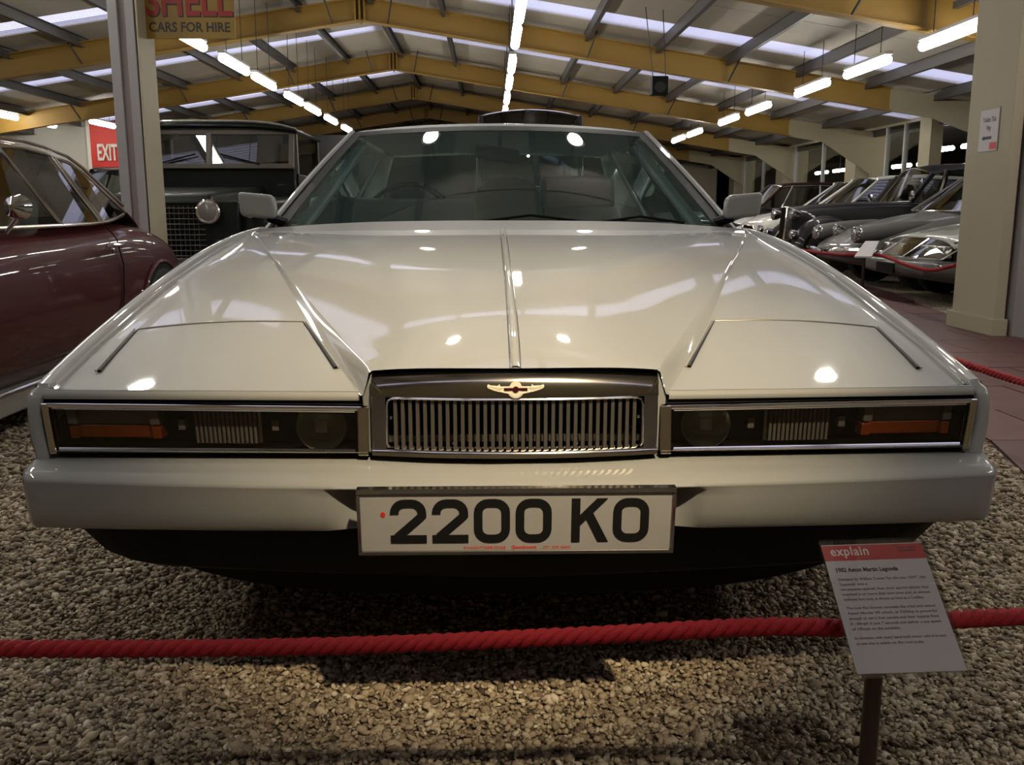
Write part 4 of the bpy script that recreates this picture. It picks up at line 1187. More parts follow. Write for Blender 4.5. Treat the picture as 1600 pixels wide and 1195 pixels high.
for x0, x1, y0 in ((-0.08, 0.27, 3.38), (0.32, 0.62, 3.40)):
    wp = cb(MB().tube([ws(x0 / 0.80, 0.035, 0.010), ws((x0 + x1) / 1.6, 0.075, 0.016), ws(x1 / 0.80, 0.04, 0.010)], 0.005, 6), 'wiper', 'black')
    cb(MB().tube([ws((x0 + 0.02) / 0.8, 0.055, 0.008), ws((x1 - 0.02) / 0.8, 0.055, 0.008)], 0.004, 6), 'wiper_blade', 'dark_chrome', wp)
# ================================================================== OTHER VEHICLES (local: x forward, y left, z up)
def body_loft(stations, n=9):
    """stations: (x, half width, z bottom, z top, crown, shoulder) -> closed lofted hull"""
    rings = []
    for x, hw, zb, zt, cr, sh in stations:
        h = zt - zb
        half = [(0, zb), (hw * 0.80, zb), (hw * 0.95, zb + h * 0.10), (hw, zb + h * 0.40), (hw * 0.995, zb + h * 0.62), (hw * 0.965, zt - h * 0.14), (hw * sh, zt - h * 0.03), (hw * sh * 0.6, zt + cr * 0.7), (0, zt + cr)]
        ring = [(x, y, z) for y, z in half] + [(x, -y, z) for y, z in half[-2:0:-1]]
        rings.append(ring)
    return MB().loft(rings, True, True)

def wheel_part(root, x, y, r, wd, hub='chrome', spokes=False):
    s = 1 if y > 0 else -1
    wh = MB().lathe([(r * 0.62, -wd * 0.5), (r * 0.93, -wd * 0.5), (r, -wd * 0.3), (r, wd * 0.3), (r * 0.93, wd * 0.5), (r * 0.62, wd * 0.5)], (x, y, r), (0, s, 0), 28).build('wheel', 'rubber', root)
    MB().lathe([(r * 0.63, 0.0), (r * 0.63, wd * 0.45), (r * 0.55, wd * 0.40), (r * 0.35, wd * 0.5), (r * 0.12, wd * 0.58)], (x, y, r), (0, s, 0), 24).build('hubcap', hub, wh)
    return wh

def cabin(root, belt, top, crown, paint, glassm='dark_glass', pillars=(), trim='chrome', bow=0.06, tr=0.010, pr=0.022, rear=True, interior='dark_leather', rail=0.0):
    """belt/top: matching lists of (x, y, z) on the left side, front first"""
    n = len(belt)
    def rp(i, a):
        x, y, z = top[i]
        return (x + (bow * 0.8 * (1 - a * a) if i == 0 else (-bow * 0.5 * (1 - a * a) if i == n - 1 else 0)), y * a, z + crown * (1 - a * a))
    MB().loft([[rp(i, -1 + 2 * k / 12) for k in range(13)] for i in range(n)], False, False).build('roof', paint, root, smooth=60, solid=0.02)
    for s in (-1, 1):
        f = lambda p: (p[0], p[1] * s, p[2])
        gl = MB()
        for i in range(n - 1):
            gl.add([f(belt[i]), f(belt[i + 1]), f(top[i + 1]), f(top[i])], [(0, 1, 2, 3)])
        gl.build('side_window', glassm, root, smooth=60)
        MB().tube([f(p) for p in belt], tr, 6).build('belt_trim', trim, root)
        MB().tube([f((p[0], p[1] + 0.006, p[2])) for p in top], tr, 6).build('gutter_trim', trim, root)
        if rail:
            MB().tube([f((p[0], p[1] - 0.01, p[2] + rail * 0.7)) for p in top], rail, 8).build('cant_rail', paint, root)
        for i in sorted(set([0, n - 1]) | set(pillars)):
            MB().tube([f(belt[i]), tuple(lerp(f(belt[i])[q], f(top[i])[q], 0.5) + (0.008 * s if q == 1 else 0) for q in range(3)), f(top[i])], pr, 8).build('pillar', paint if i in (0, n - 1) else trim, root)
    def pane(i, nm, sg):
        def fn(a, b):
            al = -1 + 2 * a
            p = [lerp(belt[i][q], top[i][q], b) for q in range(3)]
            return (p[0] + sg * bow * (1 - al * al), p[1] * al, p[2] + crown * b * (1 - al * al))
        MB().grid(fn, 12, 5).build(nm, glassm, root, smooth=60)
        MB().tube([fn(k / 12, 0) for k in range(13)], tr, 6).build('screen_trim', trim, root)
        MB().tube([fn(k / 12, 1) for k in range(13)], tr, 6).build('screen_trim', trim, root)
    pane(0, 'windscreen', 1)
    if rear:
        pane(n - 1, 'rear_window', -1)
    # seats inside
    zb = belt[0][2]
    xm = (belt[0][0] + belt[-1][0]) / 2
    yw = belt[0][1]
    for s in (-1, 1):
        MB().hexa([(xm - 0.15, s * yw * 0.5 - 0.22, zb - 0.35), (xm + 0.0, s * yw * 0.5 - 0.22, zb - 0.35), (xm + 0.0, s * yw * 0.5 + 0.22, zb - 0.35), (xm - 0.15, s * yw * 0.5 + 0.22, zb - 0.35),
                   (xm - 0.28, s * yw * 0.5 - 0.19, zb + 0.17), (xm - 0.16, s * yw * 0.5 - 0.19, zb + 0.17), (xm - 0.16, s * yw * 0.5 + 0.19, zb + 0.17), (xm - 0.28, s * yw * 0.5 + 0.19, zb + 0.17)]).build('seat_back', interior, root, bevel=0.04, seg=3)

def lamp(root, x, y, z, r, d=(1, 0, 0), nm='headlamp'):
    h = MB().lathe([(r * 0.5, -0.12), (r * 0.95, -0.05), (r * 1.06, 0.0), (r * 1.06, 0.02), (r * 0.95, 0.028)], (x, y, z), d, 20).build(nm, 'chrome', root)
    MB().lathe([(r * 0.95, 0.020), (r * 0.7, 0.034), (r * 0.02, 0.042)], (x, y, z), d, 20).build('lamp_lens', 'pale_lens', h)

# ---- maroon fastback coupe on the left, tail away from the camera
cp = thing('coupe_car', 'glossy maroon fastback coupe with chrome window trim beside the left column', 'car', (-2.86, 4.35, 0), -PI / 2)
st = [(2.25, 0.50, 0.32, 0.60, 0.01, 0.8), (2.1, 0.70, 0.26, 0.68, 0.02, 0.8), (1.7, 0.80, 0.13, 0.76, 0.03, 0.84), (1.1, 0.83, 0.13, 0.82, 0.04, 0.86), (0.6, 0.84, 0.13, 0.855, 0.03, 0.88),
      (0.0, 0.845, 0.13, 0.87, 0.0, 0.90), (-0.5, 0.845, 0.13, 0.875, 0.0, 0.90), (-0.95, 0.845, 0.13, 0.89, 0.0, 0.91), (-1.3, 0.85, 0.13, 0.885, 0.02, 0.90), (-1.6, 0.845, 0.13, 0.86, 0.03, 0.88), (-1.9, 0.81, 0.13, 0.80, 0.04, 0.84), (-2.12, 0.74, 0.32, 0.70, 0.03, 0.80), (-2.25, 0.60, 0.40, 0.60, 0.02, 0.76)]
body = body_loft(st).build('body', 'burgundy', cp, smooth=60, sub=2)
belt = [(0.62, 0.755, 0.875), (0.1, 0.765, 0.878), (-0.30, 0.765, 0.880), (-0.62, 0.765, 0.884), (-0.80, 0.76, 0.888), (-0.95, 0.745, 0.898), (-1.10, 0.73, 0.912), (-1.26, 0.70, 0.928)]
topl = [(0.02, 0.58, 1.238), (-0.1, 0.585, 1.250), (-0.35, 0.59, 1.252), (-0.58, 0.59, 1.236), (-0.84, 0.588, 1.205), (-1.0, 0.60, 1.150), (-1.18, 0.62, 1.06), (-1.40, 0.655, 0.945)]
n_ = len(belt)
for s in (-1, 1):
    f = lambda p: (p[0], p[1] * s, p[2])
    for i0, i1, nm in ((0, 2, 'quarterlight'), (2, 4, 'door_window'), (4, 7, 'rear_quarter_window')):
        g = MB()
        for i in range(i0, i1):
            g.add([f(belt[i]), f(belt[i + 1]), f(topl[i + 1]), f(topl[i])], [(0, 1, 2, 3)])
        g.build(nm, 'dark_glass', cp, smooth=60)
    MB().tube([f(p) for p in belt], 0.010, 8).build('belt_trim', 'chrome', cp)
    MB().tube([f(p) for p in topl], 0.010, 8).build('window_top_trim', 'chrome', cp)
    MB().tube([f((p[0] - 0.02, p[1] - 0.015, p[2] + 0.035)) for p in topl], 0.009, 8).build('gutter_trim', 'chrome', cp)
    MB().tube([f(belt[2]), f(topl[2 - 1])], 0.012, 8).build('quarterlight_post', 'chrome', cp)
    for dx in (-0.012, 0.022):
        MB().tube([f((belt[4][0] + dx, belt[4][1] + 0.003, belt[4][2])), f((topl[4][0] + dx + 0.19, topl[4][1] + 0.003, topl[4][2] + 0.02))], 0.009, 8).build('centre_post', 'chrome', cp)
    # door: shut line, handle
    MB().tube([f((-0.80, 0.775, 0.87)), f((-0.82, 0.822, 0.80)), f((-0.83, 0.845, 0.66)), f((-0.80, 0.848, 0.5)), f((-0.72, 0.84, 0.3))], 0.004, 6).build('door_gap', 'black', cp)
    hd = MB().tube([f((-0.62, 0.845, 0.772)), f((-0.64, 0.868, 0.774)), f((-0.72, 0.870, 0.772)), f((-0.78, 0.862, 0.770)), f((-0.79, 0.84, 0.768))], [0.012, 0.012, 0.010, 0.012, 0.010], 8).build('door_handle', 'chrome', cp)
    MB().lathe([(0.016, 0.0), (0.016, 0.01), (0.008, 0.014)], f((-0.70, 0.842, 0.745)), (0, s, 0), 12).build('door_lock', 'chrome', hd)
    # flared rear arch lip and dark arch opening
    for cx in (-1.42, 1.35):
        MB().tube([f((cx + 0.36 * math.cos(t), 0.848, 0.30 + 0.35 * math.sin(t))) for t in [PI * k / 16 for k in range(17)]], 0.013, 8).build('arch_lip', 'burgundy', cp)
        MB().prism([(cx + 0.345 * math.cos(t), 0.30 + 0.335 * math.sin(t)) for t in [PI * k / 16 for k in range(17)]], lambda a, b, d: (a, s * (0.70 + d), b), 0.0, 0.152).build('wheel_arch', 'black', cp, smooth=0)
        wheel_part(cp, cx, s * 0.775, 0.31, 0.18)
    MB().hexa([f((1.0, 0.83, 0.10)), f((-1.05, 0.83, 0.10)), f((-1.05, 0.70, 0.10)), f((1.0, 0.70, 0.10)), f((1.0, 0.842, 0.195)), f((-1.05, 0.842, 0.195)), f((-1.05, 0.72, 0.195)), f((1.0, 0.72, 0.195))]).build('sill_panel', 'car_silver', cp, smooth=0, bevel=0.008)
    MB().tube([f((1.0, 0.848, 0.205)), f((-1.05, 0.848, 0.205))], 0.008, 6).build('sill_trim', 'chrome', cp)
    # door mirror
    mr = MB().lathe([(0.012, 0.07), (0.045, 0.045), (0.055, 0.0), (0.05, -0.01), (0.002, -0.012)], f((0.31, 0.87, 0.965)), (1, 0, 0), 18).build('door_mirror', 'chrome', cp)
    MB().tube([f((0.30, 0.80, 0.86)), f((0.31, 0.84, 0.90)), f((0.31, 0.865, 0.93))], 0.010, 8).build('mirror_stem', 'chrome', mr)
    lamp(cp, 2.12, s * 0.52, 0.60, 0.085)
# roof and fastback in one skin
rf = []
for (x, y, z), zc in zip(topl + [(-1.62, 0.62, 0.90), (-1.95, 0.55, 0.80)], (1.285, 1.31, 1.325, 1.318, 1.30, 1.255, 1.185, 1.085, 0.985, 0.845)):
    rf.append([(x - 0.02 + 0.06 * (1 - a * a), y * a, (z + 0.012) + (zc - z - 0.012) * (1 - abs(a) ** 3)) for a in [-1 + k / 8 for k in range(17)]])
MB().loft(rf, False, False).build('roof', 'burgundy', cp, smooth=70, solid=0.02, sub=1)
def wsf(a, b):
    al = -1 + 2 * a
    return (lerp(0.66, 0.06, b) + 0.10 * (1 - al * al), al * lerp(0.75, 0.58, b), lerp(0.87, 1.25, b) + 0.03 * b * (1 - al * al))
MB().grid(wsf, 12, 6).build('windscreen', 'dark_glass', cp, smooth=60)
MB().tube([wsf(0, k / 6) for k in range(7)], 0.018, 8).build('windscreen_pillar', 'chrome', cp)
MB().tube([wsf(1, k / 6) for k in range(7)], 0.018, 8).build('windscreen_pillar', 'chrome', cp)
for s in (-1, 1):
    MB().hexa([(-0.35, s * 0.36 - 0.24, 0.4), (-0.20, s * 0.36 - 0.24, 0.4), (-0.20, s * 0.36 + 0.24, 0.4), (-0.35, s * 0.36 + 0.24, 0.4), (-0.56, s * 0.36 - 0.2, 1.02), (-0.44, s * 0.36 - 0.2, 1.02), (-0.44, s * 0.36 + 0.2, 1.02), (-0.56, s * 0.36 + 0.2, 1.02)]).build('seat_back', 'pale_leather', cp, bevel=0.05, seg=3)
MB().tube([(0.18 + 0.05 * math.sin(2 * PI * k / 24), 0.36 + 0.18 * math.cos(2 * PI * k / 24), 0.88 + 0.17 * math.sin(2 * PI * k / 24)) for k in range(24)], 0.012, 8, closed=True).build('steering_wheel', 'black', cp)
MB().tube([(2.18, 0.75, 0.42), (2.28, 0.4, 0.42), (2.31, 0, 0.42), (2.28, -0.4, 0.42), (2.18, -0.75, 0.42)], 0.035, 8).build('front_bumper', 'chrome', cp)
MB().tube([(-2.18, 0.75, 0.46), (-2.30, 0.4, 0.46), (-2.33, 0, 0.46), (-2.30, -0.4, 0.46), (-2.18, -0.75, 0.46)], 0.035, 8).build('rear_bumper', 'chrome', cp)

# ---- dark green utility vehicle facing the camera behind the left column
LX = -2.52
lr = thing('utility_vehicle', 'boxy dark green off-road vehicle with mesh grille and split windscreen, facing the camera', 'vehicle', (LX, 9.3, 0), -PI / 2)
fx = lambda Y: 9.3 - Y       # world depth -> local x
P_ = lambda m, nm, mt, **k: m.build(nm, mt, lr, **k)
P_(MB().hexa([(fx(8.65), -0.79, 0.45), (fx(7.32), -0.79, 0.45), (fx(7.32), 0.79, 0.45), (fx(8.65), 0.79, 0.45), (fx(8.65), -0.79, 1.08), (fx(7.36), -0.79, 1.02), (fx(7.36), 0.79, 1.02), (fx(8.65), 0.79, 1.08)]), 'front_wings', 'lr_green', bevel=0.03, seg=3)
P_(MB().hexa([(fx(8.65), -0.50, 1.0), (fx(7.22), -0.40, 1.0), (fx(7.22), 0.40, 1.0), (fx(8.65), 0.50, 1.0), (fx(8.65), -0.48, 1.17), (fx(7.30), -0.38, 1.08), (fx(7.30), 0.38, 1.08), (fx(8.65), 0.48, 1.17)]), 'bonnet', 'lr_green', bevel=0.03, seg=3)
P_(MB().box((fx(8.72), -0.76, 0.50), (fx(8.62), 0.76, 1.335)), 'bulkhead', 'lr_green', bevel=0.015)
grl = P_(MB().box((fx(7.31), -0.30, 0.50), (fx(7.24), 0.60, 1.02)), 'grille_panel', 'lr_green', bevel=0.01)
for k in range(19):
    y = -0.28 + 0.036 * k
    if y < 0.33:
        MB().tube([(fx(7.232), y, 0.52), (fx(7.232), y, 0.99)], 0.004, 5).build('grille_wire', 'purlin', grl)
for k in range(12):
    MB().tube([(fx(7.228), -0.29, 0.53 + 0.04 * k), (fx(7.228), 0.35, 0.53 + 0.04 * k)], 0.004, 5).build('grille_wire', 'purlin', grl)
for s in (-1, 1):
    lamp(lr, fx(7.20), s * 0.385, 0.945, 0.088)
    P_(MB().lathe([(0.035, 0.0), (0.035, 0.03), (0.01, 0.04)], (fx(7.30), s * 0.68, 0.93), (1, 0, 0), 14), 'side_lamp', 'pale_lens')
    # windscreen half: frame and glass
    y0, y1 = (0.03 * s, 0.715 * s)
    P_(MB().add([(fx(8.60), y0, 1.36), (fx(8.60), y1, 1.36), (fx(8.66), y1, 1.625), (fx(8.66), y0, 1.625)], [(0, 1, 2, 3)]), 'windscreen_half', 'clear_glass', smooth=0)
    P_(MB().beam((fx(8.60), s * 0.735, 1.33), (fx(8.67), s * 0.735, 1.66), 0.045, 0.04, (1, 0, 0)), 'windscreen_frame_post', 'lr_grey', smooth=0, bevel=0.005)
    P_(MB().tube([(fx(8.575), s * 0.46, 1.36), (fx(8.575), s * 0.11, 1.45)], 0.008, 6), 'wiper', 'black')
    # cab side with door window
    P_(MB().box((fx(9.75), s * 0.76 - 0.02, 0.5), (fx(8.70), s * 0.76 + 0.02, 1.28)), 'door', 'lr_green', bevel=0.01)
    P_(MB().box((fx(9.70), s * 0.755 - 0.004, 1.28), (fx(8.74), s * 0.755 + 0.004, 1.64)), 'door_window', 'clear_glass', smooth=0)
    P_(MB().beam((fx(8.70), s * 0.755, 1.28), (fx(8.72), s * 0.745, 1.68), 0.05, 0.05, (1, 0, 0)), 'door_pillar', 'lr_grey', smooth=0)
    P_(MB().box((fx(9.83), s * 0.74 - 0.03, 1.2), (fx(9.74), s * 0.74 + 0.03, 1.68)), 'rear_door_pillar', 'lr_green', smooth=0)
    P_(MB().box((fx(10.9), s * 0.76 - 0.02, 0.5), (fx(9.76), s * 0.76 + 0.02, 1.25)), 'rear_side', 'lr_green', bevel=0.01)
    wheel_part(lr, fx(7.75), s * 0.66, 0.37, 0.19, 'lr_green')
    wheel_part(lr, fx(10.1), s * 0.66, 0.37, 0.19, 'lr_green')
    P_(MB().hexa([(-0.35, s * 0.38 - 0.20, 0.9), (-0.25, s * 0.38 - 0.20, 0.9), (-0.25, s * 0.38 + 0.20, 0.9), (-0.35, s * 0.38 + 0.20, 0.9), (-0.42, s * 0.38 - 0.16, 1.45), (-0.33, s * 0.38 - 0.16, 1.45), (-0.33, s * 0.38 + 0.16, 1.45), (-0.42, s * 0.38 + 0.16, 1.45)]), 'seat_back', 'black', bevel=0.05, seg=3)
    P_(MB().box((fx(9.84), s * 0.52 - 0.16, 1.2), (fx(9.80), s * 0.52 + 0.16, 1.30)), 'cab_rear_panel', 'lr_green', smooth=0)
P_(MB().beam((fx(8.60), 0, 1.33), (fx(8.67), 0, 1.66), 0.045, 0.04, (1, 0, 0)), 'windscreen_centre_post', 'lr_grey', smooth=0, bevel=0.005)
P_(MB().beam((fx(8.60), -0.75, 1.345), (fx(8.60), 0.75, 1.345), 0.05, 0.045), 'windscreen_bottom_rail', 'lr_grey', smooth=0, bevel=0.006)
P_(MB().beam((fx(8.665), -0.75, 1.645), (fx(8.665), 0.75, 1.645), 0.04, 0.045), 'windscreen_top_rail', 'lr_grey', smooth=0, bevel=0.006)
rr = []
for x, zz in ((fx(8.60), 0.0), (fx(8.66), 0.045), (fx(9.2), 0.075), (fx(9.85), 0.06)):
    rr.append([(x, y, 1.665 + (zz + 0.035) * (1 - (abs(y) / 0.79) ** 4)) for y in [-0.79, -0.77, -0.72, -0.6, -0.4, -0.2, 0, 0.2, 0.4, 0.6, 0.72, 0.77, 0.79]])
P_(MB().loft(rr, False, False), 'cab_roof', 'lr_green', smooth=50, solid=0.03)
P_(MB().tube([(fx(8.63), y, 1.668 + 0.072 * (1 - (abs(y) / 0.79) ** 4)) for y in [-0.78 + 0.13 * k for k in range(13)]], 0.012, 6), 'roof_edge', 'car_silver')
P_(MB().box((fx(9.86), -0.74, 1.2), (fx(9.83), 0.74, 1.27)), 'cab_back', 'lr_green', smooth=0)
P_(MB().tube([(fx(8.95) - 0.06 * math.sin(2 * PI * k / 24), -0.38 + 0.19 * math.cos(2 * PI * k / 24), 1.25 + 0.17 * math.sin(2 * PI * k / 24)) for k in range(24)], 0.013, 8, closed=True), 'steering_wheel', 'black')
P_(MB().box((fx(10.9), -0.72, 0.45), (fx(7.4), 0.72, 0.52)), 'chassis', 'black', smooth=0)
P_(MB().box((fx(7.14), -0.80, 0.48), (fx(7.06), 0.80, 0.60)), 'front_bumper', 'lr_grey', bevel=0.01)

# ---- tall black vintage saloon behind the white car
vt = thing('vintage_saloon', 'tall black vintage saloon whose roof rises behind the white car', 'car', (0.43, 10.7, 0), -PI / 2)
st = [(1.75, 0.30, 0.5, 0.95, 0.02, 0.8), (1.6, 0.36, 0.45, 1.05, 0.03, 0.8), (0.7, 0.46, 0.4, 1.15, 0.03, 0.85), (0.55, 0.55, 0.4, 1.2, 0.0, 0.9), (-0.5, 0.60, 0.4, 1.2, 0.0, 0.92), (-1.5, 0.58, 0.45, 1.2, 0.0, 0.9), (-1.7, 0.5, 0.5, 1.1, 0.0, 0.85)]
body_loft(st).build('body', 'car_black', vt, smooth=60, sub=1)
cabin(vt, [(0.60, 0.53, 1.2), (0.0, 0.56, 1.2), (-0.7, 0.57, 1.2), (-1.5, 0.54, 1.2)], [(0.55, 0.52, 1.935), (0.0, 0.53, 1.955), (-0.7, 0.53, 1.955), (-1.45, 0.50, 1.90)], 0.06, 'car_black', pillars=(1, 2), bow=0.02, pr=0.03)
for s in (-1, 1):
    lamp(vt, 1.72, s * 0.52, 0.86, 0.10)
    wheel_part(vt, 1.3, s * 0.62, 0.36, 0.13)
    wheel_part(vt, -1.25, s * 0.62, 0.36, 0.13)
    MB().loft([[(1.3 + 0.46 * math.cos(t), s * yy, 0.40 + 0.42 * math.sin(t)) for t in [PI * k / 10 for k in range(11)]] for yy in (0.52, 0.60, 0.70, 0.74)], False, False).build('front_wing', 'car_black', vt, smooth=60, solid=0.01)
MB().box((1.74, -0.24, 0.5), (1.78, 0.24, 1.0)).build('radiator', 'chrome', vt, bevel=0.02)

# ---- row on the right, noses towards the path
# silver coupe with a full-width glazed nose
sm = thing('glazed_nose_coupe', 'silver coupe with a glazed full-width lamp nose nearest the right column', 'car', (6.65, 10.05, 0), PI)
st = [(2.36, 0.62, 0.34, 0.43, 0.0, 0.9), (2.33, 0.80, 0.28, 0.45, 0.0, 0.92), (2.10, 0.87, 0.24, 0.455, 0.0, 0.95), (1.9, 0.89, 0.20, 0.46, 0.0, 0.96), (1.5, 0.91, 0.18, 0.50, 0.0, 0.96), (-2.2, 0.82, 0.25, 0.55, 0, 0.95), (-2.4, 0.7, 0.35, 0.5, 0, 0.9)]
body_loft(st).build('lower_body', 'maroon_roof' if False else 'car_grey', sm, smooth=60, sub=1)
bn = []
for x, hw, z in ((2.02, 0.80, 0.63), (1.9, 0.86, 0.665), (1.6, 0.89, 0.73), (1.2, 0.90, 0.80), (0.7, 0.90, 0.87), (0.0, 0.89, 0.89), (-1.0, 0.86, 0.88), (-1.9, 0.78, 0.80), (-2.35, 0.68, 0.60)):
    bn.append([(x, hw * a, z + 0.05 * (1 - abs(a) ** 2.5) - 0.05 * abs(a) ** 8) for a in [-1 + k / 8 for k in range(17)]])
MB().loft(bn, False, False).build('bonnet', 'car_silver', sm, smooth=70, solid=0.02)
for s in (-1, 1):
    MB().loft([[(x, s * hw, z - 0.06), (x, s * (hw + 0.015), z - 0.13), (x, s * (hw + 0.02), lerp(z, 0.42, 0.8)), (x, s * hw, 0.40)] for x, hw, z in ((1.75, 0.87, 0.70), (1.2, 0.90, 0.80), (0.7, 0.90, 0.87), (0.0, 0.89, 0.89), (-1.0, 0.86, 0.88), (-1.9, 0.78, 0.80))], False, False).build('side_panel', 'car_silver', sm, smooth=60)
    wheel_part(sm, 1.35, s * 0.78, 0.31, 0.19)
    wheel_part(sm, -1.6, s * 0.70, 0.31, 0.17)
    for yy, r in ((0.66, 0.075), (0.47, 0.075), (0.30, 0.06)):
        MB().box((2.0, s * yy - 0.085, 0.47), (2.10, s * yy + 0.085, 0.60)).build('square_lamp', 'reflector', sm, bevel=0.015)
def nz(a, b):
    al = -1 + 2 * a
    return (lerp(2.31, 2.03, b) - 0.16 * abs(al) ** 4, 0.80 * al * lerp(1.03, 1.0, b), lerp(0.47, 0.635, b) + 0.03 * b * (1 - al * al))
MB().grid(nz, 16, 4).build('nose_glass', 'clear_glass', sm, smooth=60)
MB().tube([nz(k / 16, 0) for k in range(17)], 0.014, 6).build('nose_trim', 'chrome', sm)
MB().tube([(p[0] + 0.03, p[1] * 1.02, p[2] - 0.075) for p in [nz(k / 16, 0) for k in range(17)]], 0.016, 6).build('bumper_strip', 'chrome', sm)
for al in (0.0, 0.34, 0.66, 1.0):
    MB().tube([nz(al, k / 4) for k in range(5)], 0.008, 6).build('nose_bar', 'chrome', sm)
MB().box((1.9, -0.75, 0.44), (1.99, 0.75, 0.64)).build('lamp_backing', 'lamp_black', sm, smooth=0)
MB().box((2.35, -0.22, 0.30), (2.37, 0.22, 0.40)).build('number_plate', 'black', sm, smooth=0)
cabin(sm, [(0.75, 0.76, 0.90), (0.0, 0.80, 0.90), (-0.8, 0.78, 0.91), (-1.7, 0.68, 0.93)], [(-0.10, 0.55, 1.29), (-0.3, 0.57, 1.30), (-0.9, 0.56, 1.28), (-1.65, 0.56, 1.06)], 0.03, 'car_silver', pillars=(2,))

# grey saloon with swept bonnet and round chromed lamps
ds = thing('streamlined_saloon', 'dark grey streamlined saloon with sloping bonnet and round chrome lamps', 'car', (6.70, 11.98, 0), PI)
st = [(2.36, 0.40, 0.36, 0.46, 0.0, 0.9), (2.30, 0.62, 0.32, 0.52, 0.02, 0.9), (2.10, 0.78, 0.28, 0.62, 0.04, 0.88), (1.8, 0.86, 0.24, 0.74, 0.05, 0.86), (1.4, 0.89, 0.22, 0.84, 0.06, 0.86), (0.9, 0.89, 0.22, 0.92, 0.06, 0.88), (0.4, 0.88, 0.22, 0.95, 0.02, 0.92), (-1.0, 0.82, 0.24, 0.95, 0.0, 0.92), (-1.9, 0.70, 0.28, 0.88, 0.03, 0.88), (-2.4, 0.52, 0.36, 0.62, 0.02, 0.84)]
body_loft(st).build('body', 'car_grey', ds, smooth=70, sub=2)
for s in (-1, 1):
    pod = []
    for x, r in ((2.26, 0.098), (2.20, 0.108), (2.05, 0.112), (1.8, 0.10), (1.5, 0.07), (1.3, 0.03)):
        pod.append([(x, s * 0.70 + r * 1.0 * math.cos(2 * PI * k / 14), lerp(0.66, 0.86, (2.26 - x) / 1.36) + r * math.sin(2 * PI * k / 14)) for k in range(14)])
    MB().loft(pod, True, True).build('lamp_pod', 'car_grey', ds, smooth=60)
    lamp(ds, 2.27, s * 0.70, 0.665, 0.095)
    lamp(ds, 2.10, s * 0.42, 0.70, 0.075, (0.95, 0, 0.1), 'driving_lamp')
    wheel_part(ds, 1.45, s * 0.76, 0.34, 0.17)
    wheel_part(ds, -1.65, s * 0.64, 0.34, 0.15)
    bp = MB().tube([(2.40, s * 0.05, 0.44), (2.43, s * 0.3, 0.45), (2.38, s * 0.6, 0.47), (2.22, s * 0.84, 0.48), (2.02, s * 0.93, 0.47)], [0.03, 0.045, 0.05, 0.045, 0.02], 10)
    bp.build('front_bumper', 'chrome', ds)
cabin(ds, [(0.98, 0.70, 0.95), (0.3, 0.78, 0.96), (-0.5, 0.77, 0.97), (-1.4, 0.66, 0.99)], [(0.35, 0.54, 1.40), (0.1, 0.57, 1.43), (-0.55, 0.57, 1.44), (-1.35, 0.52, 1.33)], 0.05, 'car_grey', pillars=(1, 2), bow=0.10)

# black pre-war saloon with separate wings
bk = thing('prewar_saloon', 'black upright pre-war saloon with chrome lamps and curved separate wings', 'car', (6.30, 13.83, 0), PI)
st = [(1.95, 0.24, 0.50, 0.92, 0.03, 0.8), (1.9, 0.32, 0.45, 0.98, 0.04, 0.8), (1.2, 0.42, 0.4, 1.03, 0.05, 0.84), (0.55, 0.58, 0.36, 1.06, 0.03, 0.88), (0.3, 0.66, 0.34, 1.07, 0.0, 0.9), (-0.6, 0.72, 0.32, 1.07, 0.0, 0.92), (-1.4, 0.70, 0.34, 1.07, 0.0, 0.9), (-2.1, 0.56, 0.4, 0.9, 0.02, 0.85), (-2.3, 0.4, 0.45, 0.7, 0.0, 0.8)]
body_loft(st).build('body', 'car_black', bk, smooth=70, sub=2)
for s in (-1, 1):
    wg = []
    for k in range(13):
        t = math.radians(-5 + 170 * k / 12)
        cx, cz, r = 1.55, 0.40, 0.44
        wg.append([(cx + r * math.cos(t), s * 0.42, cz + (r + 0.02) * math.sin(t)), (cx + (r + 0.03) * math.cos(t), s * 0.56, cz + (r + 0.06) * math.sin(t)), (cx + (r + 0.02) * math.cos(t), s * 0.70, cz + (r + 0.04) * math.sin(t)), (cx + (r - 0.03) * math.cos(t), s * 0.78, cz + (r - 0.03) * math.sin(t)), (cx + (r - 0.08) * math.cos(t), s * 0.80, cz + (r - 0.10) * math.sin(t))])
    MB().loft(wg, False, False).build('front_wing', 'car_black', bk, smooth=70, solid=0.012, sub=1)
    MB().box((-0.9, s * 0.70 - 0.09, 0.34), (1.15, s * 0.70 + 0.09, 0.38)).build('running_board', 'black', bk, bevel=0.01)
    lamp(bk, 1.98, s * 0.42, 0.90, 0.085)
    lamp(bk, 2.02, s * 0.60, 0.62, 0.07, nm='fog_lamp')
    wheel_part(bk, 1.55, s * 0.68, 0.36, 0.15)
    wheel_part(bk, -1.55, s * 0.66, 0.36, 0.15)
    MB().lathe([(0.004, 0.03), (0.06, 0.02), (0.075, 0.0), (0.07, -0.008), (0.002, -0.01)], (0.40, s * 0.72, 1.16), (1, 0, 0), 16).build('door_mirror', 'chrome', bk)
MB().hexa([(1.93, -0.20, 0.52), (2.0, -0.12, 0.52), (2.0, 0.12, 0.52), (1.93, 0.20, 0.52), (1.90, -0.24, 1.0), (1.97, -0.14, 1.02), (1.97, 0.14, 1.02), (1.90, 0.24, 1.0)]).build('radiator_grille', 'chrome', bk, bevel=0.02)
MB().tube([(2.12, 0.72, 0.46), (2.2, 0.3, 0.46), (2.2, -0.3, 0.46), (2.12, -0.72, 0.46)], 0.035, 8).build('front_bumper', 'chrome', bk)
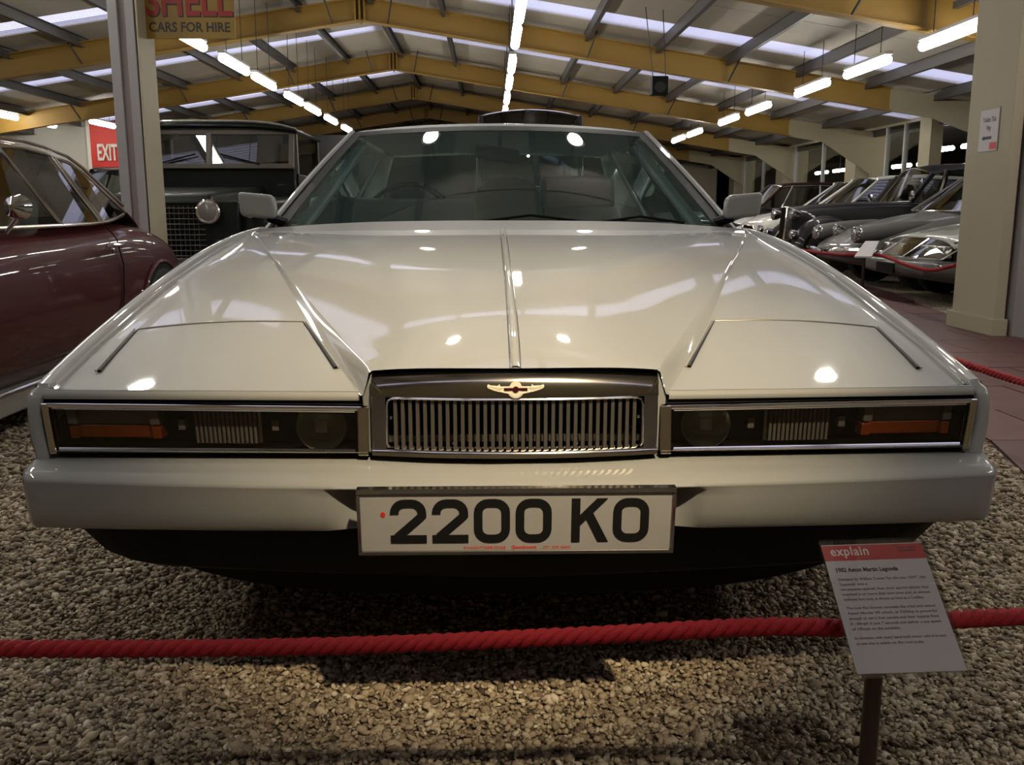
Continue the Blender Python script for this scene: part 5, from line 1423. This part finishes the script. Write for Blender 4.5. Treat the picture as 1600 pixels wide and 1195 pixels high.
cabin(bk, [(0.36, 0.60, 1.08), (0.02, 0.66, 1.08), (-0.7, 0.70, 1.08), (-1.6, 0.66, 1.06)], [(0.06, 0.56, 1.46), (-0.14, 0.58, 1.51), (-0.7, 0.60, 1.54), (-1.65, 0.54, 1.44)], 0.10, 'car_black', glassm='clear_glass', pillars=(1, 2), bow=0.05, pr=0.04, interior='green_leather')

# pale limousine, pale saloon and dark red saloon farther down the row
def row_saloon(name, label, loc, paint, roofp, L, zb, zr, tilt, hw=0.84):
    t = thing(name, label, 'car', loc, PI)
    a = L / 2
    st = [(a, 0.6 * hw / 0.84, 0.40, 0.66, 0.0, 0.9), (a - 0.06, hw * 0.88, 0.32, 0.78, 0.01, 0.9), (a - 0.4, hw * 0.97, 0.26, zb - 0.07, 0.02, 0.9), (a - 1.2, hw, 0.24, zb - 0.01, 0.02, 0.92), (0.2, hw, 0.22, zb, 0.0, 0.93), (-a + 1.0, hw, 0.24, zb, 0.0, 0.92), (-a + 0.1, hw * 0.95, 0.3, zb - 0.06, 0.0, 0.9), (-a, hw * 0.8, 0.4, zb - 0.2, 0.0, 0.9)]
    body_loft(st).build('body', paint, t, smooth=60, sub=1)
    x0 = a - 1.35
    cabin(t, [(x0, hw * 0.88, zb), (x0 - 0.45, hw * 0.9, zb), (x0 - 1.2, hw * 0.9, zb), (x0 - 2.3, hw * 0.86, zb + 0.01)], [(x0 - tilt, hw * 0.66, zr), (x0 - tilt - 0.2, hw * 0.70, zr + 0.02), (x0 - 1.25, hw * 0.70, zr + 0.03), (x0 - 2.0, hw * 0.66, zr)], 0.05, roofp, pillars=(1, 2), bow=0.07, rail=0.035)
    for s in (-1, 1):
        wheel_part(t, a - 0.85, s * (hw - 0.11), 0.32, 0.18)
        wheel_part(t, -a + 0.85, s * (hw - 0.11), 0.32, 0.18)
        lamp(t, a - 0.03, s * 0.58, 0.64, 0.085)
    MB().box((a - 0.04, -0.32, 0.46), (a + 0.01, 0.32, 0.72)).build('grille', 'chrome', t, bevel=0.02)
    MB().tube([(a - 0.1, 0.82, 0.46), (a + 0.06, 0.4, 0.46), (a + 0.06, -0.4, 0.46), (a - 0.1, -0.82, 0.46)], 0.04, 8).build('front_bumper', 'chrome', t)
    return t
row_saloon('limousine', 'ivory limousine with dark side windows behind the black pre-war saloon', (6.62, 15.65, 0), 'car_white', 'car_white', 4.6, 1.0, 1.43, 0.55)
row_saloon('pale_saloon', 'pale ivory saloon with raked windscreen, beyond the limousine', (6.80, 17.45, 0), 'car_white', 'car_white', 4.4, 0.95, 1.42, 0.62)
row_saloon('maroon_saloon', 'dark maroon saloon at the far end of the right row', (5.90, 19.25, 0), 'car_black', 'maroon_roof', 3.9, 1.0, 1.42, 0.5)

dk = row_saloon('dark_saloon', 'black saloon glimpsed between the maroon coupe and the left column', (-4.95, 13.6, 0), 'car_black', 'car_black', 4.4, 0.98, 1.46, 0.5)
dk.rotation_euler = (0, 0, -PI / 2)

# ================================================================== ROPES, SIGNS, SPEAKER
def twisted_rope(name, label, pts, r, group=None, nseg=260, twist=0.055, cat='rope'):
    """three strands laid round a sagging line"""
    P = [Vector(p) for p in pts]
    def at(t):
        f = t * (len(P) - 1)
        i = min(int(f), len(P) - 2)
        a, b = P[i], P[i + 1]
        m0 = (P[i + 1] - P[i - 1]) * 0.5 if i else (b - a)
        m1 = (P[i + 2] - P[i]) * 0.5 if i + 2 < len(P) else (b - a)
        q = f - i
        return a * (2 * q ** 3 - 3 * q ** 2 + 1) + m0 * (q ** 3 - 2 * q ** 2 + q) + b * (-2 * q ** 3 + 3 * q ** 2) + m1 * (q ** 3 - q ** 2)
    C_ = [at(k / nseg) for k in range(nseg + 1)]
    t = thing(name, label, cat, tuple(P[0]), 0, group)
    ln = [0.0]
    for a, b in zip(C_, C_[1:]):
        ln.append(ln[-1] + (b - a).length)
    for st_ in range(3):
        path_ = []
        for k, c in enumerate(C_):
            d = (C_[min(k + 1, nseg)] - C_[max(k - 1, 0)]).normalized()
            sx = d.cross(Vector((0, 0, 1))).normalized()
            sy = sx.cross(d)
            an = 2 * PI * (ln[k] / (twist * 3) + st_ / 3)
            path_.append(tuple(c + sx * (r * 0.46 * math.cos(an)) + sy * (r * 0.46 * math.sin(an)) - P[0]))
        MB().tube(path_, r * 0.60, 8).build('strand', 'rope', t, smooth=60)
    return t
twisted_rope('barrier_rope', 'thick red twisted rope sagging across in front of the white car', [(-1.62, 1.36, 0.345), (-1.15, 1.32, 0.318), (-0.73, 1.30, 0.311), (-0.26, 1.30, 0.3095), (0.126, 1.29, 0.3265), (0.38, 1.275, 0.345), (0.525, 1.255, 0.352)], 0.0135, 'red barrier ropes', 330, 0.020)
twisted_rope('barrier_rope', 'red rope leading off to the right from the information sign', [(0.575, 1.255, 0.356), (0.70, 1.28, 0.352), (0.90, 1.32, 0.344), (1.4, 1.44, 0.335), (1.93, 1.58, 0.40)], 0.0135, 'red barrier ropes', 220, 0.020)
twisted_rope('barrier_rope', 'red rope along the paved path seen past the white wing', [(2.15, 6.2, 0.40), (2.10, 5.3, 0.325), (2.07, 4.4, 0.298), (2.055, 3.7, 0.298), (2.02, 2.6, 0.32), (1.97, 1.62, 0.40)], 0.017, 'red barrier ropes', 160, 0.03)
twisted_rope('barrier_rope', 'red rope in front of the silver and grey cars on the right', [(3.90, 7.75, 0.50), (4.00, 8.4, 0.42), (4.03, 9.0, 0.44), (4.06, 9.75, 0.50), (4.0, 10.6, 0.46), (3.95, 11.6, 0.46), (3.95, 12.6, 0.5)], 0.018, 'red barrier ropes', 160, 0.03)
twisted_rope('barrier_rope', 'red rope end leaving the hook on the grey end panel', [(4.15, 6.845, 0.532), (4.5, 6.7, 0.46), (5.0, 6.6, 0.44), (5.4, 6.5, 0.5)], 0.018, 'red barrier ropes', 80, 0.03)
# hook clip on the grey panel
hk = thing('rope_hook', 'dull metal hook plate with clip on the grey end panel', 'hook', (4.03, 6.895, 0.55))
MB().box((-0.02, -0.006, -0.045), (0.02, 0.0, 0.045)).build('plate', 'brass', hk, smooth=0, bevel=0.003)
MB().tube([(0.0, -0.01, 0), (0.05, -0.03, -0.006), (0.11, -0.045, -0.015)], [0.012, 0.015, 0.013], 8).build('clip', 'brass', hk)
# posts carrying the ropes out of frame or behind
def rope_post(label, x, y, h):
    t = thing('rope_post', label, 'post', (x, y, 0), 0, 'short rope posts')
    MB().lathe([(0.09, 0.0), (0.09, 0.012), (0.02, 0.02)], (0, 0, 0), (0, 0, 1), 20).build('base', 'post_metal', t)
    MB().tube([(0, 0, 0.015), (0, 0, h)], 0.013, 12).build('pole', 'post_metal', t)
    MB().tube([(0.022 * math.cos(2 * PI * k / 14), 0, h + 0.0 + 0.022 * math.sin(2 * PI * k / 14)) for k in range(14)], 0.005, 6, closed=True).build('eye', 'post_metal', t)
rope_post('short dark post holding the left end of the long rope', -1.64, 1.36, 0.345)
rope_post('short dark post at the near path corner where two ropes meet', 1.955, 1.60, 0.40)
rope_post('short dark post at the path edge behind the white wing', 2.15, 6.23, 0.40)
rope_post('short dark post before the grey panel boards', 5.43, 6.49, 0.5)
rope_post('short dark post beyond the grey saloon', 3.95, 12.63, 0.5)

# information sign on a post
sg = thing('information_sign', 'slanted acrylic sign headed explain on a brown post before the white car', 'sign', (0.545, 1.215, 0))
so = Vector((0.545, 1.215, 0))
BLs, BRs, TLs, TRs = Vector((0.489, 1.146, 0.333)), Vector((0.639, 1.144, 0.341)), Vector((0.4895, 1.308, 0.4637)), Vector((0.6467, 1.305, 0.4658))
Rv = (BRs - BLs + TRs - TLs).normalized()
Uv = ((TLs - BLs + TRs - BRs) * 0.5)
SH = Uv.length
Uv.normalize()
Uv = (Uv - Rv * Uv.dot(Rv)).normalized()
shear = ((TLs - BLs).dot(Rv)) / SH
Nv = Rv.cross(Uv)
if Nv.y > 0:
    Nv = -Nv
SW = 0.153
cen = (BLs + BRs + TLs + TRs) / 4
O_ = cen - Rv * (SW / 2) - Uv * (SH / 2)
sf = lambda a, b, d: tuple(O_ + Rv * a + Uv * b + Nv * d - so)
MB().prism([(0.0015, 0.002), (SW - 0.003, 0.002), (SW - 0.003, SH - 0.004), (0.0015, SH - 0.004)], sf, -0.0005, 0.0005).build('paper', 'paper', sg, smooth=0)
MB().prism([(0.0015, SH - 0.031), (SW - 0.003, SH - 0.031), (SW - 0.003, SH - 0.0055), (0.0015, SH - 0.0055)], sf, 0.0005, 0.0008).build('red_header', 'sign_red', sg, smooth=0)
MB().prism([(0, 0), (SW, 0), (SW, SH), (0, SH)], sf, 0.0022, 0.0042).build('acrylic_front', 'acrylic', sg, smooth=0)
MB().prism([(0, 0), (SW, 0), (SW, SH), (0, SH)], sf, -0.0045, -0.0015).build('acrylic_back', 'acrylic', sg, smooth=0)
for a0, b0, a1, b1 in ((0, -0.0025, SW, 0.0), (0, SH, SW, SH + 0.003), (-0.002, 0, 0, SH), (SW, 0, SW + 0.002, SH)):
    MB().prism([(a0, b0), (a1, b0), (a1, b1), (a0, b1)], sf, -0.0045, 0.0042).build('acrylic_edge', 'clear_glass', sg, smooth=0)
sfr = (O_ - so, Rv, Uv, Nv)
place_text('heading', 'explain', 0.021, 'white_print', sg, sfr, 0.012, SH - 0.0225, depth=0.0001, bold=0.0004, width=0.056, spacing=1.1, lift=0.0010)
place_text('museum_name', 'HAYNES', 0.006, 'ink_dark', sg, sfr, 0.112, SH - 0.0145, depth=0.0001, width=0.026, lift=0.0010)
MB().prism([(0.112, SH - 0.0180), (0.138, SH - 0.0180), (0.138, SH - 0.0165), (0.112, SH - 0.0165)], sf, 0.0008, 0.0011).build('header_rule', 'ink_dark', sg, smooth=0)
place_text('title', '1982 Aston Martin Lagonda', 0.0092, 'ink_dark', sg, sfr, 0.012, SH - 0.0495, depth=0.0001, bold=0.0003, width=0.090, lift=0.0008)
body_lines = [('Designed by William Towns "for the year 2000", this', 0.126), ("'Lagonda' was a", 0.040), ('no-expense-spared, four door sports saloon that', 0.126), ('weighed in at more than two tons and, at almost', 0.126), ('eighteen feet long, is almost as long as a Cadillac.', 0.115), (None, 0),
              ('The long flat bonnet conceals the tried and tested', 0.126), ('Aston Martin V8 which, at 320bhp is powerful', 0.126), ('enough to carry four people and their luggage from', 0.126), ('0 - 60mph in just 7 seconds and deliver a top speed', 0.126), ('of 145mph on the autobahn.', 0.068), (None, 0),
              ('In common with many hand-built motor cars it is rare', 0.126), ('to see one in action on the road today.', 0.094)]
vv = SH - 0.0635
for ln_, wd in body_lines:
    if ln_:
        place_text('text_line', ln_, 0.0058, 'ink_grey', sg, sfr, 0.012, vv, depth=0.0001, width=wd, lift=0.0008, bold=0.0001)
    vv -= 0.0080 if ln_ else 0.0055
MB().tube([(0, 0, 0.012), (0, 0, 0.366)], 0.0125, 16).build('post', 'post_metal', sg)
MB().lathe([(0.075, 0.0), (0.075, 0.010), (0.02, 0.018)], (0, 0, 0), (0, 0, 1), 24).build('base', 'post_metal', sg)
MB().prism([(0.035, 0.06), (0.115, 0.06), (0.115, 0.135), (0.035, 0.135)], sf, -0.012, -0.0046).build('back_bracket', 'post_metal', sg, smooth=0)
MB().tube([(-0.028, 0.035, 0.352), (0.028, 0.035, 0.354)], 0.007, 8).build('rope_eye', 'post_metal', sg)
MB().tube([(0, 0.0, 0.353), (0, 0.035, 0.353)], 0.006, 8).build('rope_eye_stem', 'post_metal', sg)

# small slanted sign by the far rope
fs = thing('small_rope_sign', 'small slanted white sign on a post before the silver coupe', 'sign', (3.95, 9.80, 0))
MB().tube([(0, 0, 0), (0, 0, 0.50)], 0.018, 8).build('post', 'post_metal', fs)
MB().hexa([(-0.16, -0.14, 0.47), (0.02, -0.14, 0.47), (0.20, 0.12, 0.62), (0.05, 0.12, 0.62), (-0.16, -0.14, 0.485), (0.02, -0.14, 0.485), (0.20, 0.12, 0.635), (0.05, 0.12, 0.635)]).build('panel', 'paper', fs, smooth=0)

# directional notice on the near column
nt_ = thing('direction_notice', 'white notice with a black left arrow on the beige column', 'sign', (3.838, 7.28, 1.56))
nf = lambda a, b, d: (-d, -a, b)
MB().prism([(-0.135, -0.155), (0.135, -0.155), (0.135, 0.155), (-0.135, 0.155)], nf, 0.0, 0.006).build('panel', 'paper', nt_, smooth=0)
MB().prism([(-0.142, -0.162), (0.142, -0.162), (0.142, 0.162), (-0.142, 0.162)], nf, -0.001, 0.003).build('frame', 'lilac_steel', nt_, smooth=0)
nfr = (Vector((0, 0, 0)), Vector((0, -1, 0)), Vector((0, 0, 1)), Vector((-1, 0, 0)))
place_text('notice_text', 'Toilets This', 0.052, 'ink_grey', nt_, nfr, -0.093, 0.062, depth=0.0005, width=0.19, lift=0.0065, bold=0.001)
place_text('notice_text', 'Way', 0.052, 'ink_grey', nt_, nfr, -0.032, 0.0, depth=0.0005, width=0.064, lift=0.0065, bold=0.001)
MB().prism([(-0.093, -0.058), (-0.055, -0.038), (-0.055, -0.047), (0.05, -0.047), (0.05, -0.069), (-0.055, -0.069), (-0.055, -0.078)], nf, 0.006, 0.007).build('arrow', 'plate_black', nt_, smooth=0)
MB().prism([(0.03, -0.145), (0.128, -0.145), (0.128, -0.095), (0.03, -0.095)], nf, 0.006, 0.007).build('red_logo_block', 'exit_red', nt_, smooth=0)

# old enamel sign hung on the left column
sh = thing('enamel_sign', 'old yellow enamel sign reading SHELL CARS FOR HIRE on the left column', 'sign', (-2.082, 6.78, 2.263))
zf = lambda a, b, d: (a, -d, b)
MB().prism([(-0.315, -0.145), (0.328, -0.145), (0.328, 0.33), (-0.315, 0.33)], zf, -0.012, 0.0).build('panel', 'shell_yellow', sh, smooth=0, bevel=0.003)
MB().box((-0.34, 0.012, -0.12), (-0.25, 0.04, 0.30)).build('bracket', 'black', sh, smooth=0)
zfr = (Vector((0, 0, 0)), Vector((1, 0, 0)), Vector((0, 0, 1)), Vector((0, -1, 0)))
place_text('lettering_shadow', 'SHELL', 0.265, 'shell_black', sh, zfr, -0.272, 0.002, depth=0.0005, width=0.595, lift=0.001, bold=0.007)
place_text('lettering', 'SHELL', 0.265, 'shell_red', sh, zfr, -0.278, 0.010, depth=0.0008, width=0.59, lift=0.0022, bold=0.005)
place_text('small_lettering', 'CARS FOR HIRE', 0.088, 'shell_black', sh, zfr, -0.262, -0.098, depth=0.0005, width=0.555, lift=0.001, bold=0.0022)

# EXIT board
ex = thing('exit_board', 'red EXIT board between white strips on the pale far wall', 'sign', (-8.97, 22.58, 2.48))
MB().prism([(-0.36, -0.52), (0.36, -0.52), (0.36, 0.52), (-0.36, 0.52)], zf, 0.0, 0.03).build('panel', 'exit_red', ex, smooth=0)
for a in (-0.44, 0.38):
    MB().prism([(a, -0.56), (a + 0.08 + (0.12 if a > 0 else 0), -0.56), (a + 0.08 + (0.12 if a > 0 else 0), 0.56), (a, 0.56)], zf, 0.0, 0.04).build('side_strip', 'exit_white', ex, smooth=0)
place_text('lettering', 'EXIT', 0.52, 'exit_white', ex, zfr, -0.21, -0.36, depth=0.02, width=0.46, lift=0.05, bold=0.012)

# loudspeaker hung from the roof
sp_ = thing('loudspeaker', 'black box loudspeaker hanging on two wires under the roof', 'speaker', (2.11, 12.0, 2.48))
MB().box((-0.10, -0.09, -0.11), (0.10, 0.09, 0.11)).build('cabinet', 'black', sp_, smooth=0, bevel=0.008)
MB().lathe([(0.07, 0.0), (0.065, 0.006), (0.03, 0.0), (0.004, 0.004)], (0, -0.09, -0.02), (0, -1, 0), 20).build('cone', 'rubber', sp_)
for a, b in ((-0.08, -0.16), (0.08, 0.06)):
    MB().tube([(a, 0, 0.11), (b, 0.2, roof_z(2.11 + b) - 2.48 - 0.15)], 0.006, 5).build('hanging_wire', 'wire', sp_)
